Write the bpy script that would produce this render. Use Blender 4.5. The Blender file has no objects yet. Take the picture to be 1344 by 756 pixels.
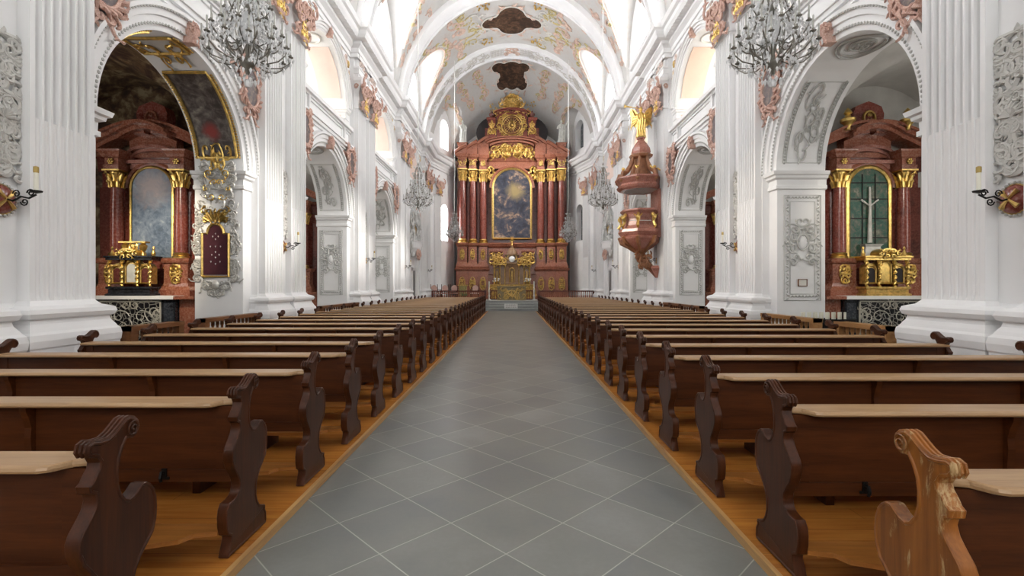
import bpy, math, random
from mathutils import Vector, Matrix
PI = math.pi
sin, cos = math.sin, math.cos
SC = bpy.context.scene
COL = SC.collection

# ------------------------------------------------------------------ mesh builder
class MB:
    def __init__(s):
        s.v = []; s.f = []; s.sm = []; s.mi = []; s.cur = 0; s.T = None
    def add(s, vs, fs, smooth=False):
        n = len(s.v)
        if s.T: vs = [s.T(p) for p in vs]
        s.v.extend([tuple(p) for p in vs])
        for f in fs:
            s.f.append([i+n for i in f]); s.sm.append(smooth); s.mi.append(s.cur)
    def hexa(s, p):
        s.add(p, [(0,3,2,1),(4,5,6,7),(0,1,5,4),(1,2,6,5),(2,3,7,6),(3,0,4,7)])
    def box(s, x0,x1,y0,y1,z0,z1):
        s.hexa([(x0,y0,z0),(x1,y0,z0),(x1,y1,z0),(x0,y1,z0),(x0,y0,z1),(x1,y0,z1),(x1,y1,z1),(x0,y1,z1)])
    def loft(s, rings, caps=True, smooth=False, closed=False):
        n = len(rings[0]); vs = []; fs = []
        for r in rings: vs.extend(r)
        m = len(rings)
        for i in range(m if closed else m-1):
            a = i*n; b = ((i+1) % m)*n
            for j in range(n):
                k = (j+1) % n
                fs.append((a+j, a+k, b+k, b+j))
        if caps and not closed:
            fs.append(tuple(range(n))[::-1]); fs.append(tuple(range((m-1)*n, m*n)))
        s.add(vs, fs, smooth)
    def rects(s, rings):
        """rings of (z,x0,x1,y0,y1)"""
        s.loft([[(x0,y0,z),(x1,y0,z),(x1,y1,z),(x0,y1,z)] for z,x0,x1,y0,y1 in rings])
    def prism(s, poly, a, b, mp, smooth=False):
        """poly of (p,q); mp(p,q,t)->xyz ; t from a to b"""
        s.loft([[mp(p,q,a) for p,q in poly], [mp(p,q,b) for p,q in poly]], True, smooth)
    def lathe(s, prof, c=(0,0,0), n=12, smooth=True, sx=1, sy=1, a0=0):
        rings = []
        for r,z in prof:
            r = max(r, 1e-4)
            rings.append([(c[0]+sx*r*cos(a0+2*PI*j/n), c[1]+sy*r*sin(a0+2*PI*j/n), c[2]+z) for j in range(n)])
        s.loft(rings, True, smooth)
    def tube(s, pts, r, n=6, smooth=True):
        pts = [Vector(p) for p in pts]; m = len(pts)
        rr = r if isinstance(r, (list,tuple)) else [r]*m
        rings = []; up = None
        for i in range(m):
            d = (pts[min(i+1,m-1)] - pts[max(i-1,0)])
            if d.length < 1e-9: d = Vector((0,0,1))
            d.normalize()
            if up is None:
                up = Vector((0,0,1)) if abs(d.z) < .9 else Vector((1,0,0))
            a = d.cross(up)
            if a.length < 1e-6: a = d.cross(Vector((.3,.7,.2)))
            a.normalize(); b = a.cross(d); up = b
            rings.append([pts[i] + (a*cos(2*PI*j/n) + b*sin(2*PI*j/n))*rr[i] for j in range(n)])
        s.loft(rings, True, smooth)
    def ball(s, c, rx, ry=None, rz=None, n=8, m=6):
        ry = ry or rx; rz = rz or rx
        prof = []
        rings = []
        for i in range(m+1):
            t = -PI/2 + PI*i/m; k = max(cos(t), .02)
            rings.append([(c[0]+rx*k*cos(2*PI*j/n), c[1]+ry*k*sin(2*PI*j/n), c[2]+rz*sin(t)) for j in range(n)])
        s.loft(rings, True, True)
    def octa(s, c, r, h):
        x,y,z = c
        s.add([(x+r,y,z),(x,y+r,z),(x-r,y,z),(x,y-r,z),(x,y,z+h*.5),(x,y,z-h)],
              [(0,1,4),(1,2,4),(2,3,4),(3,0,4),(1,0,5),(2,1,5),(3,2,5),(0,3,5)])
    def grid(s, fn, us, vs_, smooth=True):
        nu = len(us); nv = len(vs_)
        P = [fn(u,v) for u in us for v in vs_]
        F = [(i*nv+j, (i+1)*nv+j, (i+1)*nv+j+1, i*nv+j+1) for i in range(nu-1) for j in range(nv-1)]
        s.add(P, F, smooth)
    def build(s, name, mat, parent=None, loc=None, sharp=35):
        me = bpy.data.meshes.new(name)
        me.from_pydata(s.v, [], s.f)
        ms = mat if isinstance(mat, (list,tuple)) else [mat]
        for m in ms: me.materials.append(m)
        me.polygons.foreach_set('use_smooth', s.sm)
        if len(ms) > 1: me.polygons.foreach_set('material_index', s.mi)
        me.update()
        if any(s.sm):
            try: me.set_sharp_from_angle(angle=math.radians(sharp))
            except Exception: pass
        o = bpy.data.objects.new(name, me); COL.objects.link(o)
        if parent: o.parent = parent
        if loc: o.location = loc
        return o

def tag(o, label=None, cat=None, group=None, kind=None):
    if label: o['label'] = label
    if cat: o['category'] = cat
    if group: o['group'] = group
    if kind: o['kind'] = kind
    return o
def thing(name, label, cat, loc=(0,0,0), rz=0, group=None):
    o = bpy.data.objects.new(name, None); COL.objects.link(o)
    o.location = loc; o.rotation_euler = (0,0,rz); o.empty_display_size = .2
    return tag(o, label, cat, group)
def dup(root, loc, rz=0, label=None, scale=None):
    kids = {}
    for ob in ALLKIDS(root): kids.setdefault(ob.parent, []).append(ob)
    def cp(o, par):
        c = o.copy(); COL.objects.link(c)
        if par: c.parent = par
        for k in kids.get(o, []): cp(k, c)
        return c
    c = cp(root, None); c.location = loc; c.rotation_euler = (0,0,rz)
    if scale: c.scale = scale
    if label: c['label'] = label
    return c
def ALLKIDS(root):
    return list(root.children_recursive)
def struct(mb, name, mat):
    return tag(mb.build(name, mat), kind='structure')

# ------------------------------------------------------------------ materials
class NT:
    def __init__(s, name):
        s.m = bpy.data.materials.new(name); s.m.use_nodes = True
        s.t = s.m.node_tree; s.t.nodes.clear()
        s.out = s.n('ShaderNodeOutputMaterial')
        s.p = s.n('ShaderNodeBsdfPrincipled'); s.l(s.p.outputs[0], s.out.inputs[0])
    def n(s, typ, **k):
        nd = s.t.nodes.new(typ)
        for a,b in k.items(): setattr(nd, a, b)
        return nd
    def l(s, a, b): s.t.links.new(a, b)
    def set(s, **k):
        for a,b in k.items():
            s.p.inputs[a.replace('_',' ')].default_value = b
    def coord(s, scale=(1,1,1), loc=(0,0,0), rot=(0,0,0), src='Object'):
        tc = s.n('ShaderNodeTexCoord'); mp = s.n('ShaderNodeMapping')
        mp.inputs['Scale'].default_value = scale; mp.inputs['Location'].default_value = loc; mp.inputs['Rotation'].default_value = rot
        s.l(tc.outputs[src], mp.inputs[0]); return mp.outputs[0]
    def noise(s, vec, scale=5, detail=4, rough=.5, dist=0):
        nd = s.n('ShaderNodeTexNoise'); nd.inputs['Scale'].default_value = scale; nd.inputs['Detail'].default_value = detail
        nd.inputs['Roughness'].default_value = rough; nd.inputs['Distortion'].default_value = dist
        if vec: s.l(vec, nd.inputs['Vector'])
        return nd.outputs['Fac']
    def ramp(s, fac, stops, interp='LINEAR'):
        r = s.n('ShaderNodeValToRGB'); cr = r.color_ramp; cr.interpolation = interp
        while len(cr.elements) < len(stops): cr.elements.new(.5)
        for e,(p,c) in zip(cr.elements, stops):
            e.position = p; e.color = (*c, 1) if len(c) == 3 else c
        s.l(fac, r.inputs[0]); return r.outputs[0]
    def mix(s, fac, a, b, mode='MIX'):
        m = s.n('ShaderNodeMix', data_type='RGBA', blend_type=mode)
        if isinstance(fac, (int,float)): m.inputs[0].default_value = fac
        else: s.l(fac, m.inputs[0])
        for i,x in ((6,a),(7,b)):
            if isinstance(x, tuple): m.inputs[i].default_value = (*x,1) if len(x)==3 else x
            else: s.l(x, m.inputs[i])
        return m.outputs[2]
    def math(s, op, a, b=None, c=None):
        m = s.n('ShaderNodeMath', operation=op)
        for i,x in enumerate((a,b,c)):
            if x is None: continue
            if isinstance(x,(int,float)): m.inputs[i].default_value = x
            else: s.l(x, m.inputs[i])
        return m.outputs[0]
    def bump(s, h, strength=.3, dist=.02):
        b = s.n('ShaderNodeBump'); b.inputs['Strength'].default_value = strength; b.inputs['Distance'].default_value = dist
        s.l(h, b.inputs['Height']); s.l(b.outputs[0], s.p.inputs['Normal'])
    def col(s, c): s.l(c, s.p.inputs['Base Color'])

def m_plain(name, col, rough=.6, metal=0, nz=.08, scale=6, bump=0, spec=.5):
    t = NT(name); v = t.coord()
    f = t.noise(v, scale, 3)
    a = tuple(max(0,c*(1-nz)) for c in col); b = tuple(min(1,c*(1+nz)) for c in col)
    t.col(t.ramp(f, [(.3,a),(.7,b)]))
    t.set(Roughness=rough, Metallic=metal); t.p.inputs['Specular IOR Level'].default_value = spec
    if bump: t.bump(t.noise(v, scale*6, 3), bump, .01)
    return t.m
def m_marble(name, dark, mid, pale, scale=3, rough=.22, vein=.5):
    t = NT(name); v = t.coord()
    n1 = t.noise(v, scale, 8, .65, .6); n2 = t.noise(v, scale*9, 5, .7, .3)
    c1 = t.ramp(n1, [(.32,dark),(.5,mid),(.66,mid),(.8,pale)])
    c2 = t.ramp(n2, [(.44,(0,0,0)),(.64,(1,1,1))])
    m = t.mix(t.math('MULTIPLY', c2, vein), c1, pale)
    t.col(m); t.set(Roughness=rough)
    return t.m
def m_wood(name, c1, c2, axis=0, scale=1.0, rough=.4, worn=None, spec=.5):
    t = NT(name)
    sc = [14,14,14]; sc[axis] = .9
    v = t.coord(tuple(x*scale for x in sc))
    n1 = t.noise(v, 1.4, 6, .6, .8); n2 = t.noise(t.coord(tuple(x*scale*5 for x in sc)), 2, 3)
    n3 = t.noise(t.coord(), 1.1, 3)
    f = t.math('ADD', t.math('MULTIPLY', n1, .6), t.math('ADD', t.math('MULTIPLY', n2, .2), t.math('MULTIPLY', n3, .25)))
    c = t.ramp(f, [(.36,c1),(.68,c2)])
    if worn:
        w = t.ramp(t.noise(t.coord((9,9,2.2)), 1.6, 8, .72, .3), [(.56,(0,0,0)),(.63,(1,1,1))])
        c = t.mix(w, c, worn)
    t.col(c); t.set(Roughness=rough); t.bump(n1, .12, .004); t.p.inputs['Specular IOR Level'].default_value = spec
    return t.m
def m_fresco(name, stops, scale=2.2, center=None, glow=None, rad=1.0, rough=.5, dist=1.6):
    """an old painting: swirling figures out of noise, with one brighter cloud where it is painted"""
    t = NT(name); v = t.coord()
    n1 = t.noise(v, scale, 7, .62, dist)
    n2 = t.noise(v, scale*3.1, 4, .6, dist*.6)
    f = t.math('ADD', t.math('MULTIPLY', n1, .65), t.math('MULTIPLY', n2, .35))
    c = t.ramp(f, stops)
    if center:
        mp = t.n('ShaderNodeVectorMath', operation='DISTANCE'); t.l(t.coord(), mp.inputs[0]); mp.inputs[1].default_value = center
        d = t.math('ADD', mp.outputs['Value'], t.math('MULTIPLY', t.math('SUBTRACT', n1, .5), rad*1.6))
        g = t.ramp(t.math('DIVIDE', d, rad), [(.25,(1,1,1)),(1.0,(0,0,0))])
        c = t.mix(t.math('MULTIPLY', g, .85), c, glow)
    t.col(c); t.set(Roughness=rough)
    return t.m
def m_emit(name, col, st):
    t = NT(name); t.col(t.mix(0.0, col, col)); t.set(Emission_Color=(*col,1), Emission_Strength=st); return t.m

WHITE = m_plain('white_plaster', (.83,.83,.83), .75, nz=.03, scale=1.5)
WHITE2 = m_plain('grey_white_stucco', (.56,.55,.52), .75, nz=.08, scale=3, bump=.3)  # darkened for the shade on chapel walls and vaults; grey reliefs share it
CREAM = m_plain('cream_plaster', (.76,.745,.70), .75, nz=.03, scale=1.5)
GREYST = m_plain('grey_relief_stucco', (.52,.52,.50), .7, nz=.12, scale=5)
SILV = m_plain('silvered_stucco', (.50,.49,.46), .4, nz=.25, scale=9, metal=.25)
PINK = m_marble('pink_stucco', (.36,.17,.12), (.55,.33,.26), (.80,.68,.62), 7, .55, .5)
PALEPINK = m_plain('pale_pink_plaster', (.80,.64,.57), .75, nz=.04, scale=2)
PEACH = m_plain('peach_plaster', (.82,.62,.50), .75, nz=.05, scale=2)
GOLD = m_plain('gilding', (.78,.55,.18), .32, 1, .25, 12, .4)
GOLDM = m_plain('old_gilding', (.62,.42,.14), .38, .8, .35, 14, .4)
REDM = m_marble('red_marble', (.10,.018,.012), (.21,.045,.03), (.48,.25,.21), 2.2, .18, .35)
REDM2 = m_marble('red_marble_altar', (.15,.04,.022), (.29,.092,.052), (.55,.32,.23), 2.6, .25, .45)
REDMD = m_marble('dark_red_marble', (.05,.01,.008), (.12,.03,.022), (.3,.13,.1), 2.2, .2, .3)
PMARB = m_marble('pulpit_marble', (.22,.075,.05), (.38,.15,.11), (.60,.38,.32), 3, .25, .35)
BLACKM = m_marble('black_marble', (.008,.008,.01), (.015,.016,.02), (.12,.13,.16), 2, .15, .2)
DWOOD = m_wood('dark_pew_wood_panel', (.026,.007,.002), (.085,.024,.007), 2, 1, .38, spec=.3)
DWOODX = m_wood('dark_pew_wood', (.032,.0075,.0016), (.090,.025,.0055), 0, 1, .45, spec=.25)
LEDGE = m_wood('book_ledge_wood', (.28,.155,.068), (.50,.32,.165), 0, 1, .36)
OWOOD = m_wood('orange_floor_wood', (.30,.10,.018), (.55,.24,.05), 0, .8, .28)
SEATW = m_wood('seat_wood', (.26,.09,.018), (.48,.20,.045), 0, 1, .32)
WORN = m_wood('worn_pew_wood', (.11,.03,.004), (.38,.13,.018), 2, .6, .28, worn=(.50,.33,.15))
RAILW = m_wood('rail_wood', (.10,.035,.012), (.26,.11,.04), 1, 1, .4)
RAILL = m_wood('light_rail_wood', (.26,.12,.04), (.45,.24,.09), 1, 1, .4)
IRON = m_plain('wrought_iron', (.012,.011,.01), .5, .6)
WAX = m_plain('candle_wax', (.82,.80,.68), .5, nz=.02)
BRASS = m_plain('brass', (.45,.33,.12), .35, 1, .15)
CHARM = m_plain('chandelier_metal', (.22,.21,.18), .35, .6, .2)
LEAD = m_plain('window_lead', (.16,.16,.17), .5, .3)
LINEN = m_plain('altar_linen', (.8,.8,.78), .8, nz=.02)
ROPE = m_plain('cord', (.72,.71,.68), .8, nz=.03)
MAROON = m_plain('maroon_velvet', (.055,.008,.016), .9, nz=.2, scale=20)
SILVER = m_plain('silver', (.85,.85,.85), .3, .6)
SKINST = m_plain('pale_statue', (.62,.62,.58), .5, nz=.2, scale=6)
GREEN = m_plain('plant_green', (.04,.16,.03), .6, nz=.4, scale=10)
PINKF = m_plain('pink_upholstery', (.60,.40,.34), .8)
PAPER = m_plain('printed_card', (.78,.76,.70), .8, nz=.05, scale=40)
DARKN = m_plain('dark_niche', (.02,.015,.015), .7)
DARKG = m_plain('shaded_glass', (.10,.11,.12), .15)
FLOWER = m_plain('white_flowers', (.8,.8,.75), .7, nz=.2, scale=30)
WIN = m_emit('daylight_window', (.97,.98,1.0), 9.0)
WING = m_emit('gallery_window_daylight', (1.0,.98,.95), 14)
WINW = m_emit('west_window', (.98,.98,.97), 2.3)
WINC = m_emit('chapel_window_daylight', (1.0,.97,.92), 7.0)
BULB = m_emit('lamp_glow', (1.0,.93,.82), 30.0)

t = NT('crystal'); t.set(Base_Color=(.92,.93,.94,1), Roughness=.10, IOR=1.5, Transmission_Weight=.22)
CRYS = t.m
t = NT('brushed_stone_floor')
v = t.coord()
D = .754
sx = t.n('ShaderNodeSeparateXYZ'); t.l(v, sx.inputs[0])
X = t.math('SUBTRACT', sx.outputs[0], .02); Y = t.math('SUBTRACT', sx.outputs[1], 2.886)
U = t.math('DIVIDE', t.math('ADD', X, Y), D); V = t.math('DIVIDE', t.math('SUBTRACT', X, Y), D)
def dist_line(q):
    return t.math('SUBTRACT', .5, t.math('ABSOLUTE', t.math('SUBTRACT', t.math('FRACT', q), .5)))
g = t.math('MINIMUM', dist_line(U), dist_line(V))
grout = t.ramp(g, [(.0045,(1,1,1)),(.0085,(0,0,0))])
cb = t.n('ShaderNodeCombineXYZ'); t.l(t.math('FLOOR', U), cb.inputs[0]); t.l(t.math('FLOOR', V), cb.inputs[1])
wn = t.n('ShaderNodeTexWhiteNoise', noise_dimensions='2D'); t.l(cb.outputs[0], wn.inputs['Vector'])
n1 = t.noise(v, 1.3, 3, .5, .2); n2 = t.noise(v, 26, 4, .6)
base = t.ramp(t.math('ADD', t.math('MULTIPLY', wn.outputs['Value'], .16), t.math('ADD', t.math('MULTIPLY', n1, .6), t.math('MULTIPLY', n2, .15))),
              [(.25,(.15,.16,.165)),(.48,(.20,.205,.19)),(.7,(.27,.275,.265))])
t.col(t.mix(grout, base, (.42,.42,.38)))
t.set(Roughness=.36)
t.l(t.math('ADD', .29, t.math('MULTIPLY', n1, .16)), t.p.inputs['Roughness'])
t.bump(t.math('SUBTRACT', t.math('ADD', n1, t.math('MULTIPLY', wn.outputs['Value'], .3)), t.math('MULTIPLY', grout, .15)), .25, .02)
TILE = t.m
# boards of the pew platform
t = NT('platform_boards')
v = t.coord((1.0,1,1))
br = t.n('ShaderNodeTexBrick'); br.inputs['Scale'].default_value = 1; br.inputs['Brick Width'].default_value = 2.4; br.inputs['Row Height'].default_value = .14
br.inputs['Mortar Size'].default_value = .003; br.inputs['Color1'].default_value = (.36,.125,.02,1); br.inputs['Color2'].default_value = (.48,.185,.032,1); br.inputs['Mortar'].default_value = (.10,.035,.01,1)
t.l(v, br.inputs['Vector'])
gr = t.noise(t.coord((1,14,14)), 1.5, 6, .6, .6)
t.col(t.mix(.5, br.outputs[0], t.ramp(gr, [(.3,(.24,.07,.012)),(.7,(.60,.26,.05))])))
t.set(Roughness=.27); t.bump(gr, .1, .004)
BOARDS = t.m
# antependium: pale inlaid scrollwork in black
t = NT('inlaid_scrollwork')
v = t.coord((1,1,1))
vo = t.n('ShaderNodeTexVoronoi', feature='DISTANCE_TO_EDGE'); vo.inputs['Scale'].default_value = 9
t.l(v, vo.inputs['Vector'])
t.col(t.ramp(vo.outputs['Distance'], [(.03,(.30,.29,.26)),(.07,(.012,.012,.015))])); t.set(Roughness=.25)
INLAY = t.m
F_DARK = m_fresco('dark_ceiling_painting', [(.3,(.008,.005,.004)),(.48,(.035,.018,.012)),(.58,(.11,.06,.035)),(.72,(.22,.16,.10))], 1.6)
F_CHAP = m_fresco('chapel_fresco', [(.3,(.012,.008,.008)),(.45,(.06,.03,.02)),(.52,(.16,.10,.05)),(.60,(.34,.28,.17))], 1.3)
F_OVAL = m_fresco('oval_painting', [(.3,(.03,.025,.03)),(.5,(.13,.10,.10)),(.6,(.25,.19,.15)),(.75,(.40,.33,.28))], 3.5)
F_BLUE = m_fresco('blue_grey_altarpiece', [(.3,(.03,.045,.07)),(.46,(.12,.17,.24)),(.58,(.25,.31,.39)),(.72,(.50,.55,.58))], 2.4, (0,-.2,3.9), (.62,.52,.50), .55)
F_MAIN = m_fresco('high_altarpiece', [(.36,(.005,.007,.016)),(.47,(.025,.03,.055)),(.53,(.07,.06,.07)),(.58,(.26,.17,.12)),(.66,(.50,.44,.36))], .95, (0.25,-.1,8.0), (.36,.27,.11), .75, dist=1.1)
GOLDH = m_plain('high_altar_gilding', (.62,.41,.13), .40, 1, .35, 10, .4)
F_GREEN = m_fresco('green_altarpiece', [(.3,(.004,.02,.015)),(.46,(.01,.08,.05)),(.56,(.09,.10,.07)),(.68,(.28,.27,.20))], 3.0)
F_VAULT = m_fresco('vault_tint', [(.3,(.50,.485,.46)),(.5,(.55,.54,.52)),(.6,(.54,.50,.46)),(.70,(.48,.36,.29))], 1.5, dist=.4)
# ------------------------------------------------------------------ ornament helpers
def spiral2(cx, cy, a, turns, ph, sgn, n=16, tail=1.2):
    """points of a C scroll: a spiral that opens into a tail"""
    pts = []
    for i in range(n):
        k = i/(n-1); th = ph + sgn*turns*2*PI*(1-k)
        r = a*(.12 + .88*k**.8)
        pts.append((cx + r*cos(th), cy + r*sin(th)))
    th = ph; r = a
    for i in range(1, 5):
        k = i/4*tail
        th2 = ph - sgn*k*.9
        r2 = a*(1 + .55*k)
        pts.append((cx + r2*cos(th2), cy + r2*sin(th2)))
    return pts
def rocaille(mb, w, h, n, seed, r=.02, mp=None, mirror=True, size=(.16,.32), leaf=True, inside=None, proud=1.0):
    """symmetrical scrollwork in a w x h field centred on (0,0); mp(u,v,d) -> point"""
    rd = random.Random(seed)
    mp = mp or (lambda u,v,d: (u, -d, v))
    base = min(w, h)
    for k in range(n):
        for _ in range(30):
            u = rd.uniform(.04, .5)*w if mirror else rd.uniform(-.5,.5)*w
            v = -h/2 + h*(k+.5)/n + rd.uniform(-.06,.06)*h
            if inside is None or inside(u, v): break
        else: continue
        a = base*rd.uniform(*size)*.5
        turns = rd.uniform(.7,1.3); ph = rd.uniform(0,2*PI); sg = rd.choice((-1,1))
        pts = spiral2(u, v, a, turns, ph, sg)
        m = len(pts)
        rad = [r*(.45+.75*sin(PI*(i+1)/(m+1))) for i in range(m)]
        for side in ((1,-1) if mirror else (1,)):
            mb.tube([mp(side*p[0], p[1], rr*.5*proud) for p,rr in zip(pts, rad)], rad, 5)
            if leaf:
                for q in range(3):
                    i = rd.randrange(m//2, m)
                    ang = rd.uniform(0,2*PI); L = a*rd.uniform(.5,1.0)
                    x0,y0 = pts[i]
                    lp = [(x0+L*t_*cos(ang+.6*t_), y0+L*t_*sin(ang+.6*t_)) for t_ in (0,.33,.66,1)]
                    mb.tube([mp(side*p[0], p[1], r*.5*proud) for p in lp], [r*.5,r*1.1,r*.8,r*.15], 4)
def garland(mb, pts, r, n, seed, mp):
    rd = random.Random(seed)
    for i in range(n):
        k = i/(n-1)*(len(pts)-1); j = min(int(k), len(pts)-2); f = k-j
        u = pts[j][0]*(1-f)+pts[j+1][0]*f; v = pts[j][1]*(1-f)+pts[j+1][1]*f
        c = mp(u+rd.uniform(-r,r), v+rd.uniform(-r,r), r*.4)
        mb.ball(c, r*rd.uniform(.5,1.0), n=5, m=4)
def frame_tube(mb, pts, r, mp, n=5):
    mb.tube([mp(u,v,r*.4) for u,v in pts], r, n)
def oval(cx, cy, rx, ry, n=28, a0=0, a1=2*PI):
    return [(cx+rx*cos(a0+(a1-a0)*i/n), cy+ry*sin(a0+(a1-a0)*i/n)) for i in range(n+1)]
def plan_sweep(mb, poly, prof, smooth=False):
    """poly: plan points (x,y) in order; prof: (out, z) ; out is to the left of the travel direction"""
    m = len(poly); rings = []
    offs = []
    for i in range(m):
        ns = []
        for a,b in ((i-1,i),(i,i+1)):
            if a < 0 or b >= m: continue
            dx = poly[b][0]-poly[a][0]; dy = poly[b][1]-poly[a][1]; L = math.hypot(dx,dy)
            ns.append((-dy/L, dx/L))
        if len(ns) == 2:
            bx = ns[0][0]+ns[1][0]; by = ns[0][1]+ns[1][1]
            d = (bx*ns[0][0]+by*ns[0][1])
            offs.append((bx/d, by/d) if abs(d) > .2 else ns[0])
        else: offs.append(ns[0])
    for (x,y),(ox,oy) in zip(poly, offs):
        rings.append([(x+ox*o, y+oy*o, z) for o,z in prof])
    mb.loft(rings, True, smooth)

# ------------------------------------------------------------------ numbers of the place
PITCH = 6.63
PIER = [5.41 + PITCH*i for i in range(5)]           # 5.41 .. 31.93
BAY = [8.725 + PITCH*i for i in range(4)]           # bay centres
XW = 5.85; XP = 5.70; XB = 6.9
HR = 1.87; ZI = 4.10
ZPAR = 7.25; UHW = 1.72; ZUS = 7.9; UH = 1.62
ZC0 = 9.85; ZV = 10.8
ORD = ['first','second','third','fourth','fifth','sixth','seventh','eighth','ninth','tenth','eleventh','twelfth','thirteenth','fourteenth','fifteenth',
 'sixteenth','seventeenth','eighteenth','nineteenth','twentieth','twenty-first','twenty-second','twenty-third','twenty-fourth','twenty-fifth','twenty-sixth',
 'twenty-seventh','twenty-eighth','twenty-ninth','thirtieth']
def sd(s): return 'pulpit' if s > 0 else 'relic board'

def samples(a, b, cs, hw, n=22):
    ys = {round(a,4), round(b,4)}
    for c in cs:
        for i in range(n+1):
            ys.add(round(c - hw*cos(PI*i/n), 4))
    return sorted(y for y in ys if a-1e-6 <= y <= b+1e-6)
def strips(mb, s, X0, X1, ys, fn):
    for ya, yb in zip(ys[:-1], ys[1:]):
        if yb-ya < 1e-4: continue
        ym = (ya+yb)/2
        A = fn(ya + (ym-ya)*.001, ym); B = fn(yb - (yb-ym)*.001, ym)
        for (l0,h0),(l1,h1) in zip(A, B):
            mb.hexa([(s*X0,ya,l0),(s*X1,ya,l0),(s*X1,yb,l1),(s*X0,yb,l1),(s*X0,ya,h0),(s*X1,ya,h0),(s*X1,yb,h1),(s*X0,yb,h1)])
def nave_fn(y, ym):
    for i,c in enumerate(BAY[:3]):
        d = abs(ym-c); e = abs(y-c)
        if d < HR:
            za = ZI + math.sqrt(max(0, HR*HR-e*e))
            if d < UHW:
                zb = ZUS + UH*math.sqrt(max(0, 1-(e/UHW)**2))
                return [(za, ZPAR-.0), (zb, ZV)]
            return [(za, ZV)]
    return [(0, ZV)]
for s in (1,-1):
    mb = MB()
    ys = sorted(set(samples(-4.5, 33.3, BAY[:3], HR) + samples(-4.5, 33.3, BAY[:3], UHW)))
    strips(mb, s, XW, XB, ys, nave_fn)
    for yc in PIER: mb.box(min(s*XP,s*XW), max(s*XP,s*XW), yc-1.12, yc+1.12, 0, ZC0+.05)
    struct(mb, 'wall_right' if s>0 else 'wall_left', WHITE)

# clerestory (lunette) walls above the cornice, pierced by windows
WHW = 1.45; WZ0 = 11.3; WZS = 12.9
def cler_fn(y, ym):
    for c in BAY:
        if abs(ym-c) < WHW:
            return [(ZV, WZ0), (WZS + math.sqrt(max(0, WHW**2-(y-c)**2)), 15.6)]
    return [(ZV, 15.6)]
for s in (1,-1):
    mb = MB(); strips(mb, s, XW, XW+.5, samples(-4.5, 33.3, BAY, WHW, 14), cler_fn)
    struct(mb, 'wall_upper_right' if s>0 else 'wall_upper_left', WHITE)
def arch_window(name, hw, z0, zs, rz, loc, mat=WIN, nv=2, nh=4, full=True):
    """an arched pane with lead bars, facing -y before turning"""
    root = bpy.data.objects.new(name, None); COL.objects.link(root); root.location = loc; root.rotation_euler = (0,0,rz)
    tag(root, kind='structure')
    pts = [(-hw,z0),(hw,z0)] + [(hw*cos(PI*i/16), zs+hw*sin(PI*i/16)) for i in range(17)]
    mb = MB(); mb.prism(pts, 0, .04, lambda p,q,t_: (p,t_,q)); mb.build('window_pane', mat, root)
    mb = MB()
    for i in range(1, nv+1):
        x = -hw + 2*hw*i/(nv+1); zt = zs + math.sqrt(max(0,hw*hw-x*x)); mb.box(x-.02,x+.02,-.03,-.001,z0,zt)
    for i in range(1, nh+1):
        z = z0 + (zs+hw*.8-z0)*i/(nh+1); mb.box(-hw*.97,hw*.97,-.025,-.002,z-.015,z+.015)
    mb.build('window_bars', LEAD, root)
    return root
wi = 0
for s in (1,-1):
    for c in BAY:
        wi += 1
        arch_window('window_%d' % wi, WHW, WZ0, WZS, -PI/2*s, (s*(XW+.42), c, 0))

# entablature along the nave and round the apse
def wall_line(s):
    P = [(XW,-4.5)]
    for yc in PIER: P += [(XW,yc-1.18),(XP-.12,yc-1.18),(XP-.12,yc+1.18),(XW,yc+1.18)]
    P = P[:-1]
    P += [(XP-.12,33.2),(4.42,36.9),(4.42,38.2)]
    return [(s*x,y) for x,y in P]
cor = [(-.1,ZC0),(.05,ZC0),(.05,ZC0+.14),(.10,ZC0+.15),(.10,ZC0+.30),(.17,ZC0+.36),(.22,ZC0+.40),(.22,ZC0+.50),(.42,ZC0+.52),(.48,ZC0+.62),(.50,ZC0+.75),(.58,ZC0+.80),(.63,ZC0+.95),(-.1,ZC0+.97)]
for s in (1,-1):
    mb = MB(); pl = wall_line(s)
    prof = cor
    if s < 0: pl = [p for p in pl]; prof = [(-o,z) for o,z in cor]
    plan_sweep(mb, pl, prof)
    struct(mb, 'cornice_right' if s>0 else 'cornice_left', WHITE)
    # dentils under the cornice
    mb = MB(); y = 3.0
    while y < 33:
        x = XW-.42
        for yc in PIER:
            if abs(y-yc) < 1.3: x = XP-.12-.42
        mb.box(min(s*x,s*(x+.22)), max(s*x,s*(x+.22)), y, y+.10, ZC0+.50, ZC0+.60); y += .2
    # blocks of architrave above the capitals
    for yc in PIER:
        for o in (-.645,.645):
            for (e,z0,z1) in ((.0,9.15,9.3),(.03,9.3,9.5),(.06,9.5,9.56),(-.03,9.56,ZC0+.02)):
                mb.box(min(s*(5.55-e),s*XP), max(s*(5.55-e),s*XP), yc+o-.45-e, yc+o+.45+e, z0, z1)
            mb.box(min(s*5.5,s*XP),max(s*5.5,s*XP), yc+o-.45, yc+o+.45, ZC0, ZC0+.5)
    struct(mb, 'trim_1' if s>0 else 'trim_2', WHITE)

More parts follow.
